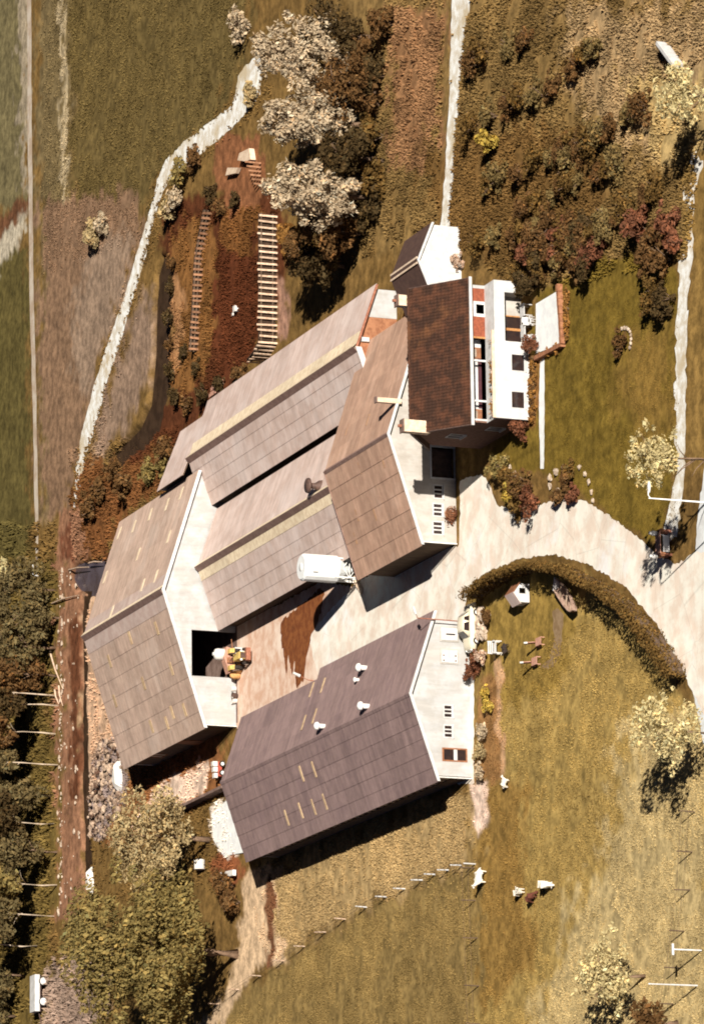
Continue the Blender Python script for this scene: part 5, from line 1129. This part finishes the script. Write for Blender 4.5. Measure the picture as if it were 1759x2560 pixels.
# ================================================================ patio furniture and beds
k = MB(); w_ = [G(1402, 712), G(1412, 862), G(1345, 897)]
pw_ = thing('patio_wall', 'low brick wall round the white patio', 'wall', w_[0])
for i in range(2):
    A_, B_ = w_[i], w_[i + 1]; n = int((B_ - A_).length / .55)
    for j in range(n):
        a = A_.lerp(B_, j / n); b = A_.lerp(B_, (j + .96) / n); MB().beam(a + Vector((0, 0, .2)), b + Vector((0, 0, .2)), .32, .42 + random.uniform(-.03, .05)).build('block', BRICK2, pw_)
for i, (x, y, lb) in enumerate(((1325, 778, 'white garden table by the porch'), (1327, 828, 'white garden table beside the porch shrub'))):
    p = G(x, y); t_ = thing('garden_table', lb, 'table', p)
    MB().box(p.x - .5, p.y - .4, .66, p.x + .5, p.y + .4, .72).build('table_top', WHITE2, t_)
    for sx in (-.42, .42):
        for sy in (-.32, .32): MB().box(p.x + sx - .03, p.y + sy - .03, 0, p.x + sx + .03, p.y + sy + .03, .66).build('leg', WHITE2, t_)
for i, (x, y) in enumerate(((1333, 800), (1336, 806), (1338, 845))):
    p = G(x, y); t_ = thing('garden_chair', ['white garden chair between the two patio tables', 'white garden chair in front of the patio tables', 'white garden chair nearest the porch shrub'][i], 'chair', p, 'white patio chairs')
    MB().box(p.x - .22, p.y - .22, .42, p.x + .22, p.y + .22, .46).build('seat', WHITE2, t_); MB().box(p.x - .22, p.y + .2, .46, p.x + .22, p.y + .24, .9).build('backrest', WHITE2, t_)
    for sx in (-.19, .19):
        for sy in (-.19, .19): MB().box(p.x + sx - .02, p.y + sy - .02, 0, p.x + sx + .02, p.y + sy + .02, .42).build('leg', WHITE2, t_)

# ================================================================ vegetation
WK = dict(n=9500, k=46, group='silver willows', fr=.30, flat=.55, dirv=(0, 0, -1), shell=.6, size=.18)
tree('willow', 'silver willow at the top of the row, nearest the white track end', G(925, 150), 11.0, 3.0, 4.8, L_SILVER, seed=11, **WK)
tree('willow', 'middle one of the three silver willows', G(940, 318), 10.9, 2.5, 4.9, L_SILVER, seed=12, **WK)
tree('willow', 'silver willow leaning over the end of the pale slatted wall', G(950, 500), 10.9, 2.5, 4.9, L_SILVER, seed=13, **WK)
for i, (x, y, h, r, lb) in enumerate(((930,95,6.5,3.0,'dark tree at the upper end of the willow thicket'), (955,235,6.0,2.6,'dark tree between the upper and middle silver willows'), (960,400,6.0,2.6,'dark tree between the middle and lower silver willows'), (915,585,5.6,2.6,'dark tree below the lowest silver willow'), (860,665,4.6,2.2,'smaller dark tree nearest the long shed below the willows'))):
    tree('dark_tree', lb, G(x, y), h, r, h * .42, L_DARK if i % 2 == 0 else L_BROWN, n=3600, size=.18, seed=320 + i, k=22, fr=.34, group='dark trees among the willows')
tree('large_willow', 'largest olive green tree standing at the end of the stream', G(592, 2385), 16.4, 6.6, 7.0, L_OLIVE, n=34000, size=.20, seed=14, k=46, tr=.35, fr=.40, up=.6, flat=.34, dirv=(.3, -.3, -1), shell=.72)
tree('ash_tree', 'ochre leaved tree behind the back corner of the grey barn', G(525, 2100), 9.6, 4.3, 3.9, L_OCHRE, n=10000, size=.17, seed=15, k=38, fr=.34, flat=.5, shell=.6)
for i, (x, y, r, h, m, lb) in enumerate(((585,2215,1.6,2.2,L_BROWN,'brown bush behind the ochre tree by the grey barn'), (600,2255,1.5,2.0,L_BROWN,'rounded brown bush between the large tree and the track'), (455,2290,2.0,2.5,L_OLIVE,'olive bush under the left side of the large tree'))):
    shrub('bush', lb, G(x, y), r, h, m, 1500, .17, None, 60 + i)
# wood beyond the stream: trunks one can tell apart
wl_ = [(140,1475,8,2.6,L_WOOD,0),(146,1545,7,2.4,L_WOOD,0),(138,1620,9,2.6,L_WOOD,0),(140,1690,8.5,2.2,L_BROWN,0),(142,1740,10,2.0,L_BROWN,1),(144,1764,10,1.9,L_DARK,1),(138,1835,9,2.2,L_BROWN,1),(144,1913,10,2.2,L_WOOD,1),(130,1990,9,2.6,L_WOOD,0),(135,2060,9,2.4,L_DARK,1),(142,2130,8,2.4,L_WOOD,0),(142,2213,10,2.3,L_OLIVE,1),(135,2290,9,2.3,L_WOOD,1),(95,2365,11,2.5,L_WOOD,1),(60,2440,9,2.8,L_WOOD,0),(40,2540,9,2.6,L_WOOD,0),(60,1580,10,3,L_DARK,0),(60,1850,11,3,L_DARK,0),(60,2020,11,3,L_DARK,0),(50,2180,11,3,L_DARK,0),(30,1700,11,3,L_DARK,0)]
for i, (x, y, h, r, m, w) in enumerate(wl_):
    tree('woodland_tree', 'pale trunked slender tree in the wood beyond the stream' if w else 'leafy tree without visible trunk in the wood beyond the stream', G(x, y), h, r, h * (.36 if w else .45), m, PBARK if w else BARK, n=3600, size=.20, seed=30 + i, k=14, tr=.075 if w else .12, group='pale trunks of the wood' if w else 'leafy trees of the wood', cz=h * (.68 if w else .5), fr=.34)
shrub('pale_bush', 'pale star shaped bush beyond the far ditch', G(30, 1432), 2.0, 1.8, L_PALE, 1200, .3, None, 71)
# trees along the road edge
tree('roadside_tree', 'pale green tree beside the street lamp', G(1862, 1160), 9.2, 2.3, 2.2, L_PALE, n=2496, size=.14, seed=81, tr=.11, k=28, fr=.24, shell=.45, flat=.6)
tree('roadside_tree', 'pale tree at the lower end of the curved hedge', G(1800, 1835), 6.8, 3.0, 2.6, L_PALE, n=3456, size=.14, seed=82, tr=.11, k=35, fr=.24, shell=.45, flat=.6)
tree('field_tree', 'pale thin leaved tree in the corner of the sheep field', G(1610, 2440), 5.6, 3.1, 2.4, L_PALE, n=2880, size=.14, seed=83, tr=.11, k=38, fr=.24, shell=.45, flat=.6)
tree('roadside_tree', 'pale tree in the corner by the short white wall', G(1830, 250), 6.5, 2.4, 2.2, L_PALE, n=2304, size=.14, seed=84, tr=.11, k=28, fr=.24, shell=.45, flat=.6)
tree('field_tree', 'small dark tree at the lower corner of the sheep field', G(1690, 2560), 3.5, 1.8, 1.4, L_BROWN, n=1200, size=.2, seed=85, k=12)
# overgrown garden
gd = []
rg = random.Random(17)
for (x0, y0, x1, y1, n) in ((1620,250,1420,400,8),(1640,470,1380,640,11),(1560,400,1290,520,9),(1480,330,1210,480,8),(1400,560,1190,610,6),(1400,200,1170,320,6),(1330,90,1160,170,4),(1520,120,1400,180,3),(1540,560,1330,690,9)):
    for i in range(n):
        t = (i + .5) / n; gd.append((x0 + (x1 - x0) * t + rg.uniform(-14, 14), y0 + (y1 - y0) * t + rg.uniform(-12, 12), rg.uniform(.9, 1.7)))
GB = []
for i, (x, y, r) in enumerate(gd): GB.append(shrub('garden_bush', 'low brown green bush in the overgrown garden right of the house', G(x + 12, y), r * random.uniform(.8, 1.1), r * random.uniform(.75, 1.25), (L_BROWN, L_GRASS, L_HEDGE)[i % 3], 1000, .13, 'bushes of the overgrown garden', 100 + i))
for i in range(16):
    rr_ = random.Random(700 + i); shrub('thicket_shrub', 'x', G(1335 + rr_.uniform(0, 200), 615 + rr_.uniform(-25, 70) - i * 2), rr_.uniform(1.1, 1.6), rr_.uniform(1.2, 1.8), (L_BROWN, L_RUSSET, L_DARK)[i % 3], 1000, .15, 'reddish thicket above the lawn', 400 + i)
for i, (x, y, r) in enumerate(((1600,560,1.5),(1640,600,1.5),(1670,560,1.4),(1660,650,1.5),(1690,610,1.2),(1625,650,1.3))): shrub('russet_bush', 'russet bush in the clump beside the gravel verge', G(x + 15, y), r, r * 1.3, L_RUSSET if i % 2 == 0 else L_BROWN, 1000, .17, 'russet bushes by the verge', 140 + i)
for i, (x, y) in enumerate(((1640,720),(1665,745),(1630,765),(1660,780))): shrub('dark_bush', 'dark olive bush at the corner of the lawn by the verge', G(x + 12, y), 1.1, 1.4, L_DARK if i % 2 else L_HEDGE, 800, .15, 'bushes at the lawn corner', 150 + i)
shrub('yellow_bush', 'bright yellow green upright bush in the overgrown garden', G(1250, 352), .85, 2.2, L_YELLOW, 1100, .16, None, 160)
shrub('lawn_bush', 'single brown bush in a ring on the lawn', G(1558, 860), 1.0, .9, L_BROWN, 700, .14, None, 161)
t_ = thing('stone_ring', 'curved pale edging round the single lawn bush', 'edging', G(1560, 858))
for i in range(9): a = -1.0 + i * .28; q = G(1556, 858); MB().lump((q.x + 1.1 * math.cos(a - 1.2), q.y + 1.5 * math.sin(a - 1.2), .04), (.16, .13, .1), i + 5).build('stone', STONE, t_)
shrub('house_shrub', 'dark shrub growing at the left corner of the house', G(1318, 1075), .9, 1.5, L_RUSSET, 900, .13, None, 162)
shrub('house_shrub', 'russet shrub beside the porch of the house', G(1345, 862), .8, 1.3, L_RUSSET, 800, .12, None, 163)
shrub('house_shrub', 'tall dark bush at the right end of the house by the patio', G(1345, 716), 1.3, 2.0, L_DARK, 1300, .16, None, 164)
shrub('house_shrub', 'olive creeper bush at the right wall of the house', G(1315, 690), 1.2, 1.6, L_HEDGE, 1100, .15, None, 165)
shrub('house_shrub', 'pinkish bush at the foot of the annex wall', G(1155, 655), .9, 1.0, L_PINK, 700, .14, None, 166)
for i in range(14): shrub('border_plant', 'orange brown plant in the bed under the house windows', G(1338 + random.uniform(-6, 4), 900 + i * 11.5), .42, .5, L_ORANGE if i % 3 else L_BROWN, 190, .11, 'plants in the house bed', 170 + i)
for i in range(12): q = [G(1420, 730 + i * 14) if i < 9 else G(1415 - (i - 8) * 20, 872 + (i - 9) * 9)][0]; shrub('wall_plant', 'orange plant in the bed along the patio wall', q, .38, .42, L_ORANGE, 160, .11, 'plants along the patio wall', 190 + i)
for i, (x, y, r, h, m) in enumerate(((1262,1165,1.2,1.5,L_OLIVE),(1290,1195,1.3,1.7,L_HEDGE),(1330,1215,1.5,2.0,L_BROWN),(1345,1250,1.3,1.6,L_RUSSET),(1310,1262,1.2,1.5,L_HEDGE),(1290,1235,1.0,1.3,L_YELLOW),(1425,1200,.9,.9,L_BROWN),(1440,1235,.9,.9,L_RUSSET),(1405,1240,.9,.9,L_BROWN),(1430,1180,.8,.7,L_HEDGE))): shrub('rockery_shrub', 'mixed shrub in the rockery at the bend of the drive', G(x, y), r, h, m, 900, .14, 'shrubs of the drive rockery', 210 + i)
for i, (x, y) in enumerate(((1375,1195),(1390,1180),(1408,1170),(1428,1163),(1448,1168),(1462,1185),(1472,1205),(1478,1230),(1482,1252),(1375,1215),(1262,1150),(1275,1168),(1285,1185),(1395,1225),(1415,1215))): q = G(x, y); s_ = random.uniform(.18, .32); tag(MB().lump((q.x, q.y, s_ * .2), (s_, s_ * .8, s_ * .55), 70 + i, jit=.3).build('rockery_stone', STONE), 'pale stone edging the rockery at the bend of the drive', 'stone', 'stones of the drive rockery')
for i, (x, y, r, h, m, lb) in enumerate(((1200,1660,.9,1.1,L_RUSSET,'russet flowering bush near the corner of the grey barn'), (1215,1640,.8,1.0,L_PINK,'pink flowering bush behind the white bench'), (1190,1680,.8,1.0,L_RUSSET,'dark red bush against the grey barn wall'), (1225,1545,.7,.9,L_BROWN,'brown bush between boulders and playhouse'), (1222,1730,.6,.7,L_YELLOW,'yellow plant nearest the flowering bushes along the barn'), (1228,1765,.7,.7,L_YELLOW,'yellow plant at the end of the barn bed'), (1215,1830,.9,.9,L_SILVER,'grey leaved bush under the barn windows'), (1212,1880,.9,.9,L_OCHRE,'ochre bush under the glazed barn door'), (1210,1930,.8,.8,L_SILVER,'grey leaved bush at the barn corner'))): shrub('flower_bush' if i < 3 else 'bed_bush', lb, G(x, y), r, h, m, 700, .12, None, 240 + i)
for i, (x, y, r, h, m) in enumerate(((880,90,2.2,3.0,L_DARK),(930,120,2.0,2.6,L_BROWN),(960,190,1.8,2.2,L_DARK),(950,265,2.0,2.6,L_BROWN),(900,240,2.0,2.4,L_DARK),(960,340,1.9,2.6,L_HEDGE),(930,400,1.9,2.4,L_BROWN),(965,450,1.8,2.4,L_HEDGE),(900,560,1.7,2.2,L_DARK),(860,610,1.6,2.0,L_BROWN),(800,640,1.6,2.2,L_HEDGE),(760,620,1.5,2.0,L_BROWN),(740,590,1.4,1.8,L_ORANGE),(985,60,1.8,2.4,L_BROWN),(950,520,1.6,2.2,L_DARK))): shrub('thicket_bush', 'dark bush in the thicket under the silver willows', G(x, y), r, h, m, 1300, .19, 'thicket under the willows', 260 + i)
for i, (x, y, r, h, m) in enumerate(((455,500,1.5,1.8,L_SILVER),(440,530,1.4,1.6,L_OCHRE),(470,440,1.5,1.8,L_OLIVE),(500,400,1.3,1.6,L_BROWN),(250,590,1.6,1.6,L_OCHRE),(270,560,1.4,1.3,L_SILVER),(620,60,1.6,2.2,L_SILVER),(640,230,1.2,1.2,L_OCHRE),(270,1220,1.5,2.0,L_BROWN),(330,1210,1.5,2.0,L_BROWN),(390,1180,1.5,1.8,L_OLIVE),(240,1270,1.4,1.8,L_BROWN),(430,1130,1.5,2.0,L_BROWN),(425,1165,1.4,1.8,L_OLIVE),(300,1165,1.2,1.4,L_BROWN))): shrub('bank_bush', 'scrubby bush on the banks of the dark pool and white track', G(x, y), r, h, m, 900, .18, 'bushes along pool and track', 290 + i)
for i, (x, y, r, h) in enumerate(((440,660,.9,1.0),(436,720,.8,.9),(434,790,.9,1.0),(432,860,.8,.9),(436,930,1.0,1.1),(450,990,1.0,1.1),(480,1010,1.0,1.2),(520,985,1.0,1.2),(560,960,.9,1.0),(600,930,.9,1.0),(500,920,.8,.8),(470,880,.8,.8),(560,520,1.1,1.2),(600,500,1.0,1.1),(540,480,1.0,1.2),(620,930,.8,.9))): shrub('clamp_bush', 'dark', G(x, y), r, h, L_DARK if i % 3 else L_BROWN, 600, .14, 'dark scrub round the silage clamp', 340 + i)
# ground cover nobody could count: tufts take the colour of the ground they grow on
L_TUFT = mat('grass_tuft', (1, 1, 1, 1), None, attr='col', rough=1.0, spec=.05)
def tufts(name, label, poly, n, size, seed, hz=1.0, gain=1.0, thr=.42):
    r = np.random.default_rng(seed); W_ = np.array([list(G(*p)) for p in poly]); lo = W_.min(0); hi = W_.max(0)
    P_ = np.zeros((n * 4, 3)); P_[:, 0] = r.uniform(lo[0], hi[0], n * 4); P_[:, 1] = r.uniform(lo[1], hi[1], n * 4)
    dens = vnoise(P_[:, :2], 2.2, seed + 50) * .55 + vnoise(P_[:, :2], .8, seed + 51) * .45
    Q_ = pxw(P_); ok = (sdf(Q_, poly) < -25 * r.random(n * 4)) & (dens > thr + .25 * (r.random(n * 4) - .4))
    for pl, e_ in ((DRIVE, -3), (TRACK, -9), (GPATH, -7), (WPATH, 1), (PATIO, 2), (YARD, -4)): ok &= sdf(Q_, pl) > e_ * r.random(n * 4) ** 1.5
    P_ = P_[ok][:n]; n = len(P_); a = r.uniform(0, 6.283, n); L_ = size * (.4 + r.random(n) ** 1.5)
    gi = np.clip(np.round((P_[:, 1] - GY0) / (GY1 - GY0) * (ny - 1)), 0, ny - 1).astype(int) * nx + np.clip(np.round((P_[:, 0] - GX0) / (GX1 - GX0) * (nx - 1)), 0, nx - 1).astype(int)
    cg = GC[gi]; z0 = GV[gi, 2] - .05; V = []; CCs = []
    tone = (.45 + .45 * vnoise(P_[:, :2], 1.3, seed + 60) + .5 * vnoise(P_[:, :2], 4.0, seed + 61)) * (.88 + .24 * r.random(n)) * gain
    for q in range(3):
        aa = a + q * 1.05; dx_ = np.cos(aa) * L_ * .5; dy_ = np.sin(aa) * L_ * .5; hh = L_ * hz * (.6 + .7 * r.random(n)); lx = r.normal(size=n) * L_ * .35; ly = r.normal(size=n) * L_ * .35
        V.append(np.stack([np.stack([P_[:, 0] - dx_, P_[:, 1] - dy_, z0], 1), np.stack([P_[:, 0] + dx_, P_[:, 1] + dy_, z0], 1), np.stack([P_[:, 0] + lx, P_[:, 1] + ly, z0 + hh + .05], 1)], 1)); CCs.append(cg * tone[:, None])
    V = np.concatenate(V, 0); F = np.arange(V.shape[0] * 3).reshape(-1, 3); C = np.repeat(np.clip(np.concatenate(CCs, 0), 0, .9), 3, 0)
    stuff(tag(put(name, npmesh(name, V.reshape(-1, 3), F, L_TUFT, ('col', C))), label, 'grass'))
tufts('straw_weeds', 'pale dry weeds between the grey barn and the paddock fence', [(640,2150),(1190,1960),(1190,2170),(870,2300),(680,2410),(630,2330)], 14000, .19, 1, .7)
tufts('field_grass', 'dry ochre grass of the sheep field', [(1195,1700),(1500,1520),(1660,1700),(1780,1850),(1780,2600),(1195,2600)], 40000, .16, 2, .5)
tufts('rough_grass', 'rough olive grass below the paddock fence', [(1190,2170),(880,2300),(700,2410),(470,2640),(1200,2640)], 26000, .17, 3, .5)
tufts('garden_scrub', 'tangled undergrowth of the overgrown garden', [(1130,-20),(1780,-20),(1730,650),(1500,700),(1300,730),(1120,600)], 60000, .24, 4)
tufts('clamp_weeds', 'orange weeds growing in the silage clamp', [(420,510),(700,510),(690,890),(540,970),(420,1040)], 12000, .22, 6, 1, .95, .48)
tufts('bank_weeds', 'brown weeds along the pool and the end of the track', [(170,1120),(450,1060),(450,1210),(260,1410),(180,1400)], 8000, .30, 7)
tufts('path_scrub', 'pinkish scrub beside the garden path', [(960,-20),(1115,-20),(1100,570),(880,660),(940,300)], 20000, .24, 8)
tufts('meadow_grass', 'olive meadow grass beyond the white track', [(100,-60),(650,-60),(610,170),(520,310),(390,440),(350,600),(100,700)], 22000, .24, 9, .5)
tufts('yard_weeds', 'weeds behind the rear barn and the grey barn', [(205,1470),(570,1960),(610,2210),(420,2260),(225,2260)], 9000, .24, 10)
tufts('lawn_grass', 'short grass of the house lawn', [(1360,700),(1700,690),(1700,1300),(1650,1420),(1580,1345),(1470,1262),(1360,1170)], 16000, .09, 11, .6)
tufts('track_edge_grass', 'grass growing over the edges of the white track', [(170,1290),(250,900),(330,620),(390,420),(580,220),(680,120),(690,260),(560,360),(440,480),(390,640),(300,960),(230,1290)], 9000, .26, 13, .7)
tufts('woodland_floor', 'rough undergrowth of the wood beyond the stream', [(-80,1300),(145,1300),(145,2320),(240,2560),(-80,2620)], 14000, .4, 12)

rank_labels([(o, ('brown', 'green', 'olive')[i % 3]) for i, o in enumerate(GB)], '{adj} bush of the overgrown garden, {n} of the {adj} ones from the top')
def relabel(group, adj, fmt):
    rank_labels([(o, adj(o)) for o in COL.objects if o.get('group') == group], fmt)
def leafname(o):
    for c_ in o.children:
        if c_.name.split('.')[0] in ('foliage', 'crown'):
            m = c_.data.materials[0].name; return {'dark_leaf': 'dark', 'brown_leaf': 'brown', 'hedge_leaf': 'olive', 'olive_leaf': 'green', 'ochre_leaf': 'ochre', 'silver_leaf': 'silvery', 'russet_leaf': 'russet', 'wood_leaf': 'dull green', 'dry_grass': 'green', 'orange_weed': 'orange', 'yellow_leaf': 'yellow'}.get(m, 'leafy')
    return 'plain'
relabel('thicket under the willows', leafname, '{adj} thicket bush under the silver willows, {n} {adj} one from the top')
relabel('bushes along pool and track', leafname, '{adj} bush near pool and white track, {n} {adj} one from the top')
relabel('pale trunks of the wood', leafname, 'slender pale trunk with {adj} leaves beyond the stream, {n} from the top')
relabel('leafy trees of the wood', leafname, 'full {adj} tree in the wood beyond the stream, {n} from the top')
relabel('dark scrub round the silage clamp', leafname, '{adj} scrub bush round the silage clamp, {n} {adj} one from the top')
relabel('reddish thicket above the lawn', leafname, '{adj} shrub in the thicket along the upper edge of the lawn, {n} from the top')
relabel('russet bushes by the verge', leafname, '{adj} bush in the clump beside the gravel verge, {n} {adj} one from the top')
relabel('bushes at the lawn corner', leafname, '{adj} bush at the lawn corner by the verge, {n} {adj} one from the top')
relabel('shrubs of the drive rockery', leafname, '{adj} rockery shrub at the bend of the drive, {n} {adj} one from the top')
relabel('plants in the house bed', leafname, '{adj} plant in the bed under the house windows, {n} {adj} one from the top')
relabel('plants along the patio wall', leafname, '{adj} plant along the patio wall, {n} from the top of the picture')

one = lambda o: 'pale'
relabel('rockery boulders by the car', one, 'pale boulder beside the cream car, {n} of the boulders from the top')
relabel('stones of the drive rockery', one, 'pale edging stone of the rockery at the drive bend, {n} from the top')
relabel('sacks under the silo', one, 'lumpy feed sack under the silo, {n} of the sacks from the top')
relabel('branches on the bank', one, 'bare branch on the muddy stream bank, {n} branch from the top')
relabel('sacks in the doorway', one, 'full tan sack just inside the barn doorway, {n} from the top')
